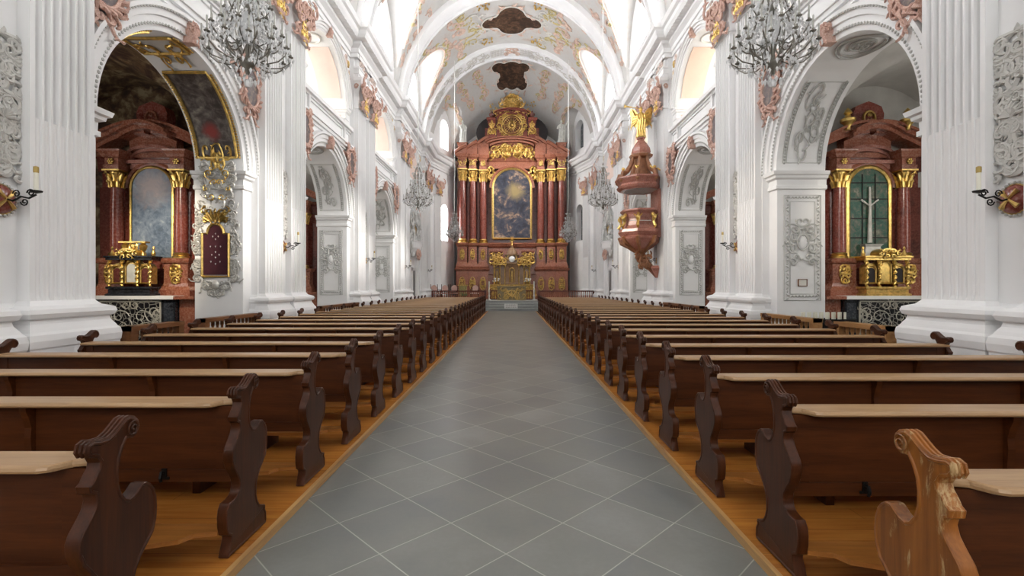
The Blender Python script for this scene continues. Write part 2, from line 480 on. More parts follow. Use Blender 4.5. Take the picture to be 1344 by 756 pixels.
# archivolts, imposts, parapet mouldings
arc_prof = [(0,-.25),(0,.02),(.10,.03),(.11,.07),(.22,.07),(.23,.11),(.34,.11),(.36,.17),(.42,.17),(.44,.0),(.44,-.25)]
def archivolt(mb, s, yc, R, Rz, z0, prof, k=1.0, n=36):
    rings = []
    for i in range(n+1):
        th = PI*i/n
        rings.append([(s*(XW-d), yc+(R+dr*k)*cos(th), z0+(Rz+dr*k)*sin(th)) for dr,d in prof])
    mb.loft(rings, True, True)
BD = MB()
for s in (1,-1):
    mb = MB()
    for i,c in enumerate(BAY):
        archivolt(mb, s, c, HR, HR, ZI, arc_prof)
        archivolt(mb, s, c, UHW, UH, ZUS, arc_prof, .62)
        for (dr,dd,n_) in ((.105,.075,84),(.35,.155,96)):
            for q in range(n_+1):
                th = PI*q/n_; BD.ball((s*(XW-dd), c+(HR+dr)*cos(th), ZI+(HR+dr)*sin(th)), .018, .026, .026, 5, 4)
        for e in (-1,1):      # jamb imposts of the big arch and of the gallery arch
            yj = c + e*HR; yo = yj + e*.40
            for (z,g) in ((3.72,.02),(3.74,.05),(3.80,.05),(3.84,.02),(3.95,.03),(3.97,.10),(4.03,.12),(4.05,.15),(4.10,.15)):
                pass
            rr = [(3.70,.0),(3.72,.04),(3.79,.04),(3.80,.015),(3.92,.02),(3.95,.08),(4.0,.09),(4.02,.13),(4.09,.15),(4.11,.0)]
            def put(rr, yj, yo, xb):
                rings = []
                for z,g in rr:
                    a, b = (yj - e*g, yo)
                    x0, x1 = sorted((s*(XW-g), s*xb)); y0, y1 = sorted((a,b))
                    rings.append((z,x0,x1,y0,y1))
                mb.rects(rings)
            put(rr, yj, yo, XB+.02)
            yj2 = c + e*UHW
            put([(z+3.8-.02, g*.7) for z,g in rr], yj2, yj2+e*.34, XB)
        # parapet: base mould, panel frames, rail
        x = XW
        for (z0,z1,p) in ((6.38,6.46,.06),(6.46,6.56,.13),(6.56,6.62,.17),(7.10,7.16,.06),(7.16,7.28,.14)):
            mb.box(min(s*(x-p),s*(x+.3)), max(s*(x-p),s*(x+.3)), c-2.19, c+2.19, z0, z1)
        for a,b in ((-2.1,-1.55),(-1.35,1.35),(1.55,2.1)):
            for q in ((a,a+.05,6.68,7.05),(b-.05,b,6.68,7.05),(a,b,6.68,6.73),(a,b,7.0,7.05)):
                mb.box(min(s*(x-.04),s*x), max(s*(x-.04),s*x), c+q[0], c+q[1], q[2], q[3])
        for a in (-1.5,1.4):
            mb.box(min(s*(x-.09),s*x), max(s*(x-.09),s*x), c+a, c+a+.1, 6.62, 7.1)
    struct(mb, 'trim_3' if s>0 else 'trim_4', WHITE)

struct(BD, 'wall_beaded_moulding', GREYST)
# bay four is walled up under its arches
for s in (1,-1):
    c = BAY[3]
    mb = MB()
    for (z0,z1,hw) in ((6.62,7.1,1.5),):
        pass
    # shallow raised panels
    for (y0,y1,z0,z1) in ((-1.5,-.6,.9,3.4),(.6,1.5,.9,3.4)):
        for q in ((y0,y0+.06,z0,z1),(y1-.06,y1,z0,z1),(y0,y1,z0,z0+.06),(y0,y1,z1-.06,z1)):
            mb.box(min(s*(XW-.03),s*XW), max(s*(XW-.03),s*XW), c+q[0], c+q[1], q[2], q[3])
    struct(mb, 'trim_5' if s>0 else 'trim_6', WHITE)
    mb = MB()
    def halfdisc(hw, hz, z0, X):
        pts = [(hw*cos(PI*i/20), z0+hz*sin(PI*i/20)) for i in range(21)]
        mb.prism(pts, 0, .02, lambda p,q,t_: (s*(X-t_), c+p, q))
    halfdisc(UHW-.02, UH-.02, ZUS, XW)
    o = mb.build('wall_right_blind_arch' if s>0 else 'wall_left_blind_arch', PALEPINK); tag(o, kind='structure')
    dr = thing('door_1' if s>0 else 'door_2', None, None, (s*XW, c-.1 if s>0 else c+.1, 0), -PI/2*s)
    tag(dr, kind='structure')
    mb = MB(); mb.box(-.42,.42,-.03,.0,.0,2.5); mb.box(-.36,.36,-.045,-.03,.15,1.1); mb.box(-.36,.36,-.045,-.03,1.25,2.35); mb.build('door_leaf', m_plain('grey_door',(.20,.20,.20),.6), dr)
    mb = MB(); mb.box(-.52,-.42,-.07,0,0,2.6); mb.box(.42,.52,-.07,0,0,2.6); mb.box(-.52,.52,-.07,0,2.5,2.6); mb.box(-.6,.6,-.12,0,2.6,2.68); mb.build('door_frame', WHITE, dr)

# ------------------------------------------------------------------ vault
def hwall(y):
    if y <= 33.3: return XW
    return max(4.45, XW - (y-33.3)*(XW-4.45)/3.6)
def crown(y):
    return 17.2 if y < 33 else 17.2 - .11*(y-33)**2
def vz(x, y):
    hw = hwall(y); q = max(0, 1-(x/hw)**2)
    z = ZV + (crown(y)-ZV)*math.sqrt(q)
    for c,hwp in [(b,2.05) for b in BAY] + [(2.095,2.05)]:
        if abs(y-c) < hwp:
            zp = 12.3 + 2.9*math.sqrt(1-((y-c)/hwp)**2) + .10*(hw-abs(x))
            z = max(z, zp)
    if abs(y-35.2) < 1.25 and y > 33.4:
        z = max(z, 12.6 + 1.9*math.sqrt(1-((y-35.2)/1.25)**2) + .1*(hw-abs(x)))
    return z
def vpt(t_, y, d=0.0):
    """point on the barrel at angle t from the right springing, d below the surface"""
    hw = hwall(y); h = crown(y)-ZV
    x = hw*cos(t_)
    return (x*(1-d/hw), y, max(vz(x,y), ZV) - d*sin(t_) if True else 0)
mb = MB()
us = [PI*i/120 for i in range(121)]
vs = [-4.5 + (38.3+4.5)*j/330 for j in range(331)]
mb.grid(lambda u,v: (hwall(v)*cos(u), v, vz(hwall(v)*cos(u), v)), us, vs)
o = mb.build('ceiling', F_VAULT, sharp=50); tag(o, kind='structure')
# transverse ribs
for i,yc in enumerate(PIER):
    mb = MB()
    hw = .82 if i == 4 else .62
    for (a,b,d) in ((-hw,-hw+.12,.24),(-hw+.12,hw-.12,.14),(hw-.12,hw,.24)):
        rings = []
        for k in range(61):
            th = PI*k/60
            def P(y,dd):
                return ((XW-dd)*cos(th), y, ZV-.02+(17.2-ZV-dd)*sin(th))
            rings.append([P(yc+a,d),P(yc+b,d),P(yc+b,-.02),P(yc+a,-.02)])
        mb.loft(rings, True, True)
    struct(mb, 'ceiling_trim_%d' % (i+1), WHITE)

# ------------------------------------------------------------------ apse
def oblique(s, zlo, zhi, wins):
    mb = MB()
    A = Vector((s*5.72, 33.2)); B = Vector((s*4.42, 36.9)); L = (B-A).length; d = (B-A)/L
    n = Vector((d.y, -d.x)) * (1 if s > 0 else -1)      # outward
    cuts = {0.0, L}
    for (c,hw,z0,zs) in wins:
        for i in range(13): cuts.add(c-hw*cos(PI*i/12))
    cuts = sorted(cuts)
    for a,b in zip(cuts[:-1], cuts[1:]):
        m = (a+b)/2
        segs = [[(zlo,zlo),(zhi,zhi)]]
        lo = [zlo, zlo]; iv = []
        for (c,hw,z0,zs) in wins:
            if abs(m-c) < hw:
                f = lambda q: zs+math.sqrt(max(0,hw*hw-(q-c)**2))
                iv.append((lo, [z0,z0])); lo = [f(a), f(b)]
        iv.append((lo,[zhi,zhi]))
        for l,h in iv:
            p = lambda q,o,z: (A.x+d.x*q+n.x*o, A.y+d.y*q+n.y*o, z)
            mb.hexa([p(a,0,l[0]),p(a,.5,l[0]),p(b,.5,l[1]),p(b,0,l[1]),p(a,0,h[0]),p(a,.5,h[0]),p(b,.5,h[1]),p(b,0,h[1])])
    struct(mb, 'wall_apse_right' if s>0 else 'wall_apse_left', WHITE)
    return A, d, n
for s in (1,-1):
    A,d,n = oblique(s, 0, 15.2, [(2.35,.55,4.9,7.0),(2.35,.62,11.6,13.1)])
    ang = math.atan2(-n.x, n.y)
    for (hw,z0,zs) in ((.55,4.9,7.0),(.62,11.6,13.1)):
        wi += 1
        p = A + d*2.35 + n*.42
        arch_window('window_%d' % wi, hw, z0, zs, ang, (p.x,p.y,0), WIN if s<0 else DARKG, 2, 4)
mb = MB(); mb.box(-5.0,5.0,38.2,38.6,0,16); mb.box(-5.0,-4.40,36.85,38.3,0,16); mb.box(4.40,5.0,36.85,38.3,0,16); o = mb.build('wall_back', WHITE); tag(o, kind='structure')
# west wall behind the camera with its three tall windows
mb = MB(); mb.box(-XW,XW,-4.9,-4.5,0,17.5); o = mb.build('wall_west', WHITE); tag(o, kind='structure')
for x,hw,z0,zs in ((-3.4,1.1,3,8.5),(0,1.5,3.5,11.5),(3.4,1.1,3,8.5)):
    wi += 1
    arch_window('window_%d' % wi, hw, z0, zs, PI, (x,-4.44,0), WINW, 3, 8)

# ------------------------------------------------------------------ floors
mb = MB(); mb.box(-11.0,11.0,-4.9,38.6,-.2,0); o = mb.build('floor', TILE); tag(o, kind='structure')
for s in (1,-1):
    mb = MB(); mb.box(min(s*1.5,s*5.32), max(s*1.5,s*5.32), .6, 29.75, 0, .05)
    o = mb.build('floor_platform', BOARDS); tag(o, kind='structure')
    mb = MB()
    mb.box(min(s*1.47,s*1.502), max(s*1.47,s*1.502), .6, 29.78, 0, .052)
    o = mb.build('floor_edge_trim', m_wood('edge_board', (.36,.17,.05),(.60,.36,.14),1,1,.35)); tag(o, kind='structure')
# chancel steps
STONE = m_plain('step_stone', (.33,.35,.34), .4, nz=.1, scale=4)
mb = MB()
for k in range(4): mb.box(-5.75,5.75,30.75+.34*k,38.2,.155*k,.155*(k+1))
o = mb.build('floor_chancel', STONE); tag(o, kind='structure')
mb = MB()
for k in range(4): mb.box(-1.45,1.45,30.70+.34*k,30.75+.34*k,.155*(k+1)-.03,.155*(k+1)+.004)
o = mb.build('floor_step_trim', m_plain('worn_stone_nosing',(.5,.52,.5),.4)); tag(o, kind='structure')

# ------------------------------------------------------------------ chapels and galleries
for s in (1,-1):
    for bi,c in enumerate(BAY[:3]):
        fres = (s < 0 and bi == 0)
        mb = MB()
        X1 = 10.6; hy = 2.92
        mb.box(min(s*X1,s*(X1+.3)), max(s*X1,s*(X1+.3)), c-hy-.3, c+hy+.3, 0, 6.7)
        mb.box(min(s*XB,s*X1), max(s*XB,s*X1), c+hy, c+hy+.35, 0, 6.7)
        mb.box(min(s*XB,s*X1), max(s*XB,s*X1), c-hy-.35, c-hy, 0, 6.7)
        struct(mb, 'wall_chapel_right' if s>0 else 'wall_chapel_left', F_CHAP if fres else WHITE2)  # shade inside the chapels is put into these darker wall colours
        mb = MB()      # cross vault of the chapel
        xm = (XB+X1)/2; hx = (X1-XB)/2
        czf = lambda u,v: 4.25+2.15*max(math.sqrt(max(0,1-((v-c)/hy)**2)), math.sqrt(max(0,1-((u-xm)/hx)**2)))
        mb.grid(lambda u,v: (s*u, v, czf(u,v)), [XB+(X1-XB)*i/32 for i in range(33)], [c-hy+2*hy*i/40 for i in range(41)])
        mb.box(min(s*XB,s*X1),max(s*XB,s*X1),c-hy,c+hy,6.5,6.75)
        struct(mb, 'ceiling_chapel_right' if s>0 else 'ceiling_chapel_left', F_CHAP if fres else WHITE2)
        wi += 1
        arch_window('window_%d' % wi, .55, 2.6, 4.4, -PI/2*s, (s*(X1-.06), c-.9, 0), WINC, 1, 4)
        # gallery above
        mb = MB()
        mb.box(min(s*XB,s*9.6), max(s*XB,s*9.6), c-3.3, c+3.3, 6.9, 7.0)
        mb.box(min(s*9.6,s*9.8), max(s*9.6,s*9.8), c-3.3, c+3.3, 6.9, 10.5)
        for e in (-1,1): mb.box(min(s*XB,s*9.6), max(s*XB,s*9.6), c+e*3.1-.15, c+e*3.1+.15, 6.9, 10.5)
        struct(mb, 'wall_gallery_right' if s>0 else 'wall_gallery_left', CREAM)
        mb = MB(); mb.box(min(s*XB,s*9.8), max(s*XB,s*9.8), c-3.3, c+3.3, 10.0, 10.2)
        struct(mb, 'ceiling_gallery_right' if s>0 else 'ceiling_gallery_left', CREAM)
        wi += 1
        arch_window('window_%d' % wi, .7, 7.6, 8.8, -PI/2*s, (s*9.55, c, 0), WING, 2, 3)
        # painted reveal panels of the gallery arch
        mb = MB()
        for (x0,x1) in ((XW+.14,XB-.14),):
            for (t0,t1) in ((.06,.40),(.60,.94)):
                rings = []
                for k in range(15):
                    th = PI*(t0+(t1-t0)*k/14)
                    P = lambda x,dd: (s*x, c+(UHW-dd)*cos(th), ZUS+(UH-dd)*sin(th))
                    rings.append([P(x0,.03),P(x1,.03),P(x1,-.01),P(x0,-.01)])
                mb.loft(rings, True, True)
            for e in (-1,1):
                y = c+e*UHW; mb.box(min(s*x0,s*x1), max(s*x0,s*x1), min(y,y-e*.03), max(y,y-e*.03), 7.32, 7.62)
        struct(mb, 'trim_%d' % (20+bi*2+(s>0)), PEACH if s>0 else PALEPINK)
        # disc at the crown of the gallery reveal
        mb = MB()
        th_c = PI/2
        frame_tube(mb, oval(0,0,.30,.34), .04, lambda u,v,d: (s*(6.38+u), c+v, ZUS+UH*math.sqrt(max(0,1-(v/UHW)**2))-d))
        struct(mb, 'trim_%d' % (30+bi*2+(s>0)), CREAM)
# ------------------------------------------------------------------ pews
RAW = [(-.068,1.072),(-.042,1.063),(-.024,1.045),(-.019,1.02),(-.030,.998),(-.052,.986),(-.082,.991),(-.100,.962),(-.115,.925),(-.122,.88),(-.122,.83),(-.108,.785),
 (-.088,.757),(-.068,.746),(-.045,.752),(-.027,.762),(-.012,.775),(0,.782),(.022,.779),(.045,.762),(.064,.735),(.076,.70),(.080,.65),(.076,.60),(.060,.55),(.026,.518),(-.012,.48),(-.037,.44),(-.048,.40),(-.048,.35),
 (-.036,.31),(-.012,.275),(.012,.262),(.026,.253),(.048,.248),(.055,.238),(.050,.222),(.065,.196),(.068,.15),(.058,.128),(-.335,.128),(-.325,.17),(-.305,.215),(-.305,.232),(-.338,.255),(-.350,.30),
 (-.353,.35),(-.345,.39),(-.325,.42),(-.285,.422),(-.250,.430),(-.231,.445),(-.220,.48),(-.225,.51),(-.250,.55),(-.278,.59),(-.295,.635),(-.297,.68),(-.285,.71),(-.255,.745),(-.232,.775),
 (-.222,.805),(-.228,.83),(-.250,.843),(-.254,.868),(-.238,.880),(-.226,.90),(-.210,.92),(-.206,.94),(-.218,.962),(-.250,.975),(-.262,.995),(-.256,1.018),(-.235,1.026),(-.205,1.018),(-.170,1.016),(-.140,1.030),(-.110,1.052),(-.088,1.068)]
SIL = [(v*1.05, 1.6-(1.6-z)*1.05) for v,z in RAW]      # (y from the arm peak, height)
def panel_poly(x0, x1, inset=.006):
    """a pew end: its carved outline with softened rims, between x0 and x1"""
    mb = MB(); n = len(SIL)
    nv = []
    for i in range(n):
        a = Vector(SIL[i-1]); b = Vector(SIL[(i+1)%n]); d = (b-a).normalized(); nv.append((d.y, -d.x))
    area = sum(SIL[i-1][0]*SIL[i][1]-SIL[i][0]*SIL[i-1][1] for i in range(n))
    sg = 1 if area > 0 else -1
    def ring(x, o): return [(x, p[0]-sg*q[0]*o, p[1]-sg*q[1]*o) for p,q in zip(SIL,nv)]
    t_ = .004
    rr = [ring(x0+t_*1.2,.016), ring(x0,.011), ring(x0,.004), ring(x0+t_,0), ring(x1-t_,0), ring(x1,.004), ring(x1,.011), ring(x1-t_*1.2,.016)]
    n0 = len(mb.v)
    vs = [p for r in rr for p in r]; fs = []
    for i in range(len(rr)-1):
        for j in range(n):
            k = (j+1)%n; fs.append((i*n+j, i*n+k, (i+1)*n+k, (i+1)*n+j))
    fs.append(tuple(range(n))[::-1]); fs.append(tuple(range((len(rr)-1)*n, len(rr)*n)))
    mb.add(vs, fs, False)
    return mb
def scroll_line(mb, x, sgn):
    pts = []
    for i in range(26):
        k = i/25; th = PI*.35 + k*2*PI*1.6; r = .030*(1-k)+.004
        pts.append((x, -.055+r*cos(th), 1.6-(1.6-1.024)*1.05+r*sin(th)))
    mb.tube(pts, .0035, 4)
def ridges(mb, x0, x1):
    """the three reeds that run over the head of the pew end"""
    head = SIL[66:] + SIL[:3]
    head = [p for p in SIL[70:]] + [p for p in SIL[:4]]
    for q in (.2,.5,.8):
        x = x0+(x1-x0)*q
        mb.tube([(x, p[0], p[1]+.002) for p in head], .008, 6)
def make_pew(s):
    """aisle end at local x=0, running outward along s*x; y=0 is the arm peak"""
    L = 3.60; W = .06
    r = thing('church_pew', None, 'pew')
    def bx(y0,y1,z0,z1,xa=W,xb=L-W): 
        m = MB(); m.box(min(s*xa,s*xb), max(s*xa,s*xb), y0,y1,z0,z1); return m
    for k,(a,b) in enumerate(((0,W),(L-W,L))):
        mb = panel_poly(min(s*a,s*b), max(s*a,s*b)); ridges(mb, min(s*a,s*b), max(s*a,s*b))
        if k == 0: scroll_line(mb, s*a-s*.001, s)
        mb.build('pew_end', DWOOD, r)
    # back: boards, stiles, a lower rail
    mb = bx(-.215,-.19,.50,.885)
    for xx in (W, L-W-.09): mb.box(min(s*xx,s*(xx+.09)), max(s*xx,s*(xx+.09)), -.222,-.215,.50,.885)
    mb.build('backrest', DWOODX, r)
    mb = bx(-.232,-.18,.44,.512); mb.build('lower_rail', DWOODX, r)
    mb = MB()   # book ledge with a rounded nose
    prof = [(-.115,.89),(-.115,.918),(-.275,.918),(-.292,.912),(-.298,.902),(-.292,.892),(-.275,.888)]
    # narrows towards the aisle end
    rings = []
    for x,k in ((W+.002,.35),(W+.05,.45),(W+.09,.9),(W+.12,1.0),(L-W-.002,1.0)):
        rings.append([(s*x, -.16+(y+.16)*(k if y < -.16 else 1), z) for y,z in prof])
    mb.loft(rings); mb.build('book_ledge', LEDGE, r)
    # seat
    mb = MB(); prof = [(-.20,.455),(.10,.455),(.118,.462),(.122,.474),(.115,.486),(.10,.49),(-.20,.48)]
    mb.prism(prof, s*W, s*(L-W), lambda p,q,t_: (t_,p,q)); mb.build('seat', SEATW, r)
    for xx in (1.25, 2.38):
        mb = MB(); prof = [(-.215,.885),(-.275,.885),(-.272,.86),(-.255,.82),(-.24,.76),(-.245,.70),(-.238,.60),(-.232,.52),(-.215,.52)]
        mb.prism(prof, s*xx-.02, s*xx+.02, lambda p,q,t_: (t_,p,q)); mb.build('ledge_bracket', DWOODX, r)
        mb = MB(); mb.box(s*xx-.02, s*xx+.02, -.12, .08, .05, .455); mb.build('seat_support', DWOODX, r)
    for xx in (.45, 1.75, 3.0):
        mb = MB(); x = s*xx
        mb.tube([(x,-.235,.50),(x,-.262,.505),(x,-.272,.475),(x,-.262,.452)], .009, 5)
        mb.box(x-.03,x+.03,-.238,-.232,.455,.47); mb.box(x-.014,x+.014,-.24,-.232,.46,.52); mb.build('hook', IRON, r)
    # kneeler plank, cut back near the pew ends, on two blocks
    mb = MB()
    pl = [(W+.0,-.27),(W,-.36),(W+.12,-.385),(W+.16,-.45),(W+.30,-.50),(L-W-.30,-.50),(L-W-.16,-.45),(L-W-.12,-.385),(L-W,-.36),(L-W,-.27)]
    mb.prism(pl, .185, .21, lambda p,q,t_: (s*p,q,t_)); mb.build('kneeler', SEATW, r)
    for xx in (.75, 2.8):
        mb = MB(); mb.box(s*xx-.03,s*xx+.03,-.47,-.25,.05,.185); mb.build('kneeler_support', DWOODX, r)
    return r
NROW = 28
for s in (-1,1):
    y0 = (2.04 if s < 0 else 1.845)
    proto = None
    y0 += .07
    for k in range(NROW):
        y = y0 + .985*k
        if s < 0: lab = 'dark wooden pew, %s row from the camera, block across the aisle from the pulpit' % ORD[k]
        else: lab = 'dark wooden pew, %s row from the camera, block on the pulpit side' % ORD[k]
        if k == 0 and s > 0: lab = 'worn pew with rubbed orange-brown scrolled end, front row from the camera on the pulpit side'
        if k == 0:
            proto = make_pew(s); p = proto; p.location = (s*1.55, y, 0)
        else: p = dup(proto, (s*1.55, y, 0))
        p['label'] = lab; p['group'] = 'wooden pews in two blocks'
        if s > 0 and k == 0: first = p
wornend = [c for c in first.children if c.name.startswith('pew_end')][0]
wornend.data = wornend.data.copy(); wornend.data.materials[0] = WORN; wornend['label'] = 'worn pew end with light rubbed patches'

# ------------------------------------------------------------------ fluted pilasters
def make_pilaster():
    r = thing('fluted_pilaster', None, 'pilaster')
    w = .435; P = .15
    mb = MB()
    prof = [(0,.19),(.86,.19),(.88,.20),(.96,.207),(1.03,.195),(1.06,.17),(1.10,.15),(1.15,.12),(1.20,.11),(1.22,.15),(1.27,.17),(1.32,.155),(1.34,.11),(1.36,.05),(1.42,.0)]
    mb.rects([(z,-w-e,w+e,-P-e,0) for z,e in prof]); mb.build('base', WHITE, r)
    mb = MB()
    def section(z, depth, fill):
        pts = [(w,0),(w,-P)]
        nf = 7; mg = .05; fw = (2*w-2*mg)/nf
        for i in range(nf):
            c = w-mg-fw*(i+.5); h = fw*.37
            for j in range(7):
                a = PI*j/6; u = c+h*cos(a); dd = depth*sin(a)
                if fill: dd = .034 - .024*sin(a) if 0 < j < 6 else 0
                pts.append((u, -P+max(dd,0)))
        pts += [(-w,-P),(-w,0)]
        return [(x,y,z) for x,y in pts]
    mb.loft([section(1.40,.0,False), section(1.48,.03,True), section(3.58,.03,True), section(3.60,.08,False), section(7.98,.08,False), section(8.06,.0,False)])
    mb.build('shaft', WHITE, r)
    mb = MB()
    mb.rects([(8.04,-w-.03,w+.03,-P-.03,0),(8.08,-w-.03,w+.03,-P-.03,0),(8.10,-w+.02,w-.02,-P+.01,0),(8.6,-w+.03,w-.03,-P-.0,0),(9.0,-w-.06,w+.06,-P-.10,0),(9.04,-w-.09,w+.09,-P-.13,0),(9.15,-w-.11,w+.11,-P-.15,0)])
    cap = mb.build('capital', WHITE, r)
    mb = MB(); rocaille(mb, .92, .85, 8, 5, .034, lambda u,v,d: (u, -P-.06-d*1.5-(v+.4)*.16, 8.58+v), proud=2, size=(.22,.4))
    for e in (-1,1):
        mb.tube([(e*(.30+.14*cos(a)*k_), -P-.14, 8.82+.14*sin(a)*k_) for k_,a in [(1-.05*i, .5*i) for i in range(16)]], .05, 6)
    mb.tube([(-.40,-P-.10,8.30),(-.22,-P-.13,8.12),(0,-P-.15,8.05),(.22,-P-.13,8.12),(.40,-P-.10,8.30)], [.03,.045,.06,.045,.03], 6)
    mb.ball((0,-P-.18,8.9),.11,.08,.12,8,6)
    for e in (-1,1): mb.tube([(e*(w+.02),-P*.4-.02-.07*cos(a)*k_, 8.85+.09*sin(a)*k_) for k_,a in [(1-.05*i, .5*i) for i in range(14)]], .04, 6)
    mb.build('pink_foliage', PINK, cap)
    mb = MB(); rocaille(mb, .62, .75, 7, 11, .017, lambda u,v,d: (u, -P-.15-d, 8.45+v), proud=2, size=(.2,.36))
    mb.build('gilt_leaves', GOLD, cap)
    return r
proto = None
pn = ['nearest to the camera','at the second pier from the camera','at the third pier, beside the pulpit','at the fourth pier','at the fifth pier before the chancel']
pnl = ['nearest to the camera','at the second pier from the camera','at the third pier','at the fourth pier','at the fifth pier before the chancel']
for s in (1,-1):
    for i,yc in enumerate(PIER):
        for k,o in enumerate((-.645,.645)):
            if i == 0 and k == 0: pass
            loc = (s*XP, yc+o, 0)
            lab = 'white fluted pilaster, %s of the pair on the %s pier, %s side' % (('nearer','farther')[k], ORD[i], sd(s))
            if proto is None:
                proto = make_pilaster(); p = proto; p.location = loc; p.rotation_euler = (0,0,-PI/2*s)
            else: p = dup(proto, loc, -PI/2*s)
            p['label'] = lab; p['group'] = 'fluted pilasters along the nave'
    # apse corner pilaster
    A = Vector((s*5.72,33.2)); B = Vector((s*4.42,36.9)); d = (B-A).normalized(); n = Vector((d.y,-d.x))*(1 if s>0 else -1)
    pp = A + d*1.15
    p = dup(proto, (pp.x,pp.y,0), math.atan2(-n.x, n.y), 'white pilaster on the slanting chancel wall on the %s side of the high altar' % sd(s))
    p['group'] = 'fluted pilasters along the nave'

# pier plates' base blocks
for s in (1,-1):
    mb = MB()
    for yc in PIER:
        rr = [(z, min(s*(XP-e), s*XW), max(s*(XP-e), s*XW), yc-1.12-e, yc+1.12+e) for z,e in [(0,.10),(.86,.10),(.88,.12),(.96,.13),(1.03,.11),(1.08,.06),(1.2,.05),(1.22,.08),(1.3,.08),(1.34,.03),(1.40,.0)]]
        mb.rects(rr)
    for a,b in ((-4.5,PIER[0]-1.12),(PIER[4]+1.12,33.2)): mb.box(min(s*XW,s*(XW-.06)),max(s*XW,s*(XW-.06)),a,b,0,.9)
    o = mb.build('baseboard_right' if s>0 else 'baseboard_left', WHITE); tag(o, kind='structure')

# ------------------------------------------------------------------ gap ornaments, crosses and candle brackets on the piers
def make_gap():
    r = thing('stucco_relief', None, 'relief')
    mb = MB(); rocaille(mb, .40, 1.55, 9, 21, .030, lambda u,v,d: (u,-d,3.60+v), size=(.5,.95), proud=1.6)
    for q in range(2): rocaille(mb, .36, 1.5, 14, 22+q, .018, lambda u,v,d: (u,-.03-d,3.60+v), size=(.3,.6), proud=1.6)
    for k in range(9):
        a = PI*(k-4)/9; mb.tube([(0,-.05,3.5),(.09*sin(a),-.08,3.5+.09*cos(a)),(.17*sin(a),-.05,3.5+.17*cos(a))],[.02,.022,.008],5)
    mb.build('scrollwork', WHITE2, r)
    return r
def make_cross():
    r = thing('consecration_cross', None, 'wall ornament')
    mb = MB(); 
    mb.lathe([(.165,0),(.165,.02),(.15,.045),(.10,.075),(.0,.09)], (0,0,0), 20)
    mb.v = [(x,-z,y+2.57) for x,y,z in mb.v]; mb.build('disc', REDM, r)
    mb = MB()
    for k in range(4):
        a = PI/4+PI/2*k; b = a+PI/2
        mb.tube([(0,-.095,2.57),(.07*cos(b),-.09,2.57+.07*sin(b)),(.125*cos(b),-.075,2.57+.125*sin(b))],[.012,.02,.032],5)
    mb.tube([(.165*cos(2*PI*i/20),-.02,2.57+.165*sin(2*PI*i/20)) for i in range(21)], .010, 4); mb.build('gilt_cross', GOLDM, r)
    mb = MB()
    for k in range(24):
        a = 2*PI*k/24; mb.ball((.185*cos(a),-.015,2.57+.185*sin(a)), .02, n=5, m=4)
    mb.build('shell_rim', SILV, r)
    return r
def make_bracket():
    r = thing('candle_bracket', None, 'candle bracket')
    mb = MB()
    mb.tube([(0,-.10,2.57),(.0,-.16,2.55),(0,-.25,2.60),(0,-.34,2.58),(0,-.42,2.62)], .011, 6)
    for c,z,q in ((-.20,2.63,1),(-.29,2.54,-1),(-.36,2.64,1)):
        mb.tube([(0, c+.045*(1-i/16)*cos(i*.7), z+q*.045*(1-i/16)*sin(i*.7)) for i in range(14)], .008, 5)
    mb.lathe([(.0,2.63),(.055,2.65),(.06,2.665),(.02,2.665),(.018,2.69)], (0,-.42,0), 12); mb.build('scrolled_arm', IRON, r)
    return r
def make_candle():
    r = thing('candle', None, 'candle')
    mb = MB(); mb.lathe([(.021,2.665),(.021,2.88),(.006,2.885)], (0,-.42,0), 10); mb.build('wax', WAX, r)
    mb = MB(); mb.lathe([(.024,2.865),(.026,2.89),(.025,2.93),(.008,2.94)], (0,-.42,0), 10); mb.build('brass_cap', BRASS, r)
    return r
P = {}
pname = ['first','second','third','fourth','fifth']
for s in (1,-1):
    for i,yc in enumerate(PIER):
        if i == 0: yy = 5.42
        else: yy = yc
        for key,fn,lab,g in (('gap',make_gap,'grey rocaille stucco relief between the two pilasters of the %s pier, %s side','stucco reliefs between pilasters'),
                           ('cross',make_cross,'round dark red disc with gilt cross on the %s pier, %s side','consecration crosses on the piers'),
                           ('br',make_bracket,'scrolled black iron bracket on the %s pier, %s side','iron candle brackets on the piers'),
                           ('can',make_candle,'cream candle with brass cap in the bracket of the %s pier, %s side','candles on the pier brackets')):
            loc = (s*XP, yy, 0)
            if key not in P: P[key] = fn(); p = P[key]; p.location = loc; p.rotation_euler = (0,0,-PI/2*s)
            else: p = dup(P[key], loc, -PI/2*s)
            p['label'] = lab % (pname[i], sd(s)); p['group'] = g

# ------------------------------------------------------------------ spandrel ovals, keystones, pink spandrel stucco
def make_oval():
    r = thing('oval_painting', None, 'painting')
    mb = MB(); mb.prism(oval(0,0,.27,.40,28)[:-1], 0, .03, lambda p,q,t_: (p,-t_,q)); mb.build('canvas', F_OVAL, r)
    mb = MB(); mb.tube([(.29*cos(2*PI*i/32),-.03,.42*sin(2*PI*i/32)) for i in range(33)], .035, 6)
    rd = random.Random(3)
    for k in range(22):
        a = 2*PI*k/22; q = rd.uniform(.8,1.25)
        mb.tube([((.30)*cos(a),-.03,(.43)*sin(a)),((.36)*cos(a+.15),-.07*q,(.50)*sin(a+.15)),((.40*q)*cos(a+.4),-.03,(.55*q)*sin(a+.4))],[.03,.04,.012],5)
    rocaille(mb, .72, 1.35, 10, 33, .028, lambda u,v,d: (u,-d,v), inside=lambda u,v: abs(v) > .42 or abs(u) > .30, proud=1.4, size=(.2,.36))
    mb.build('pink_frame', PINK, r)
    return r
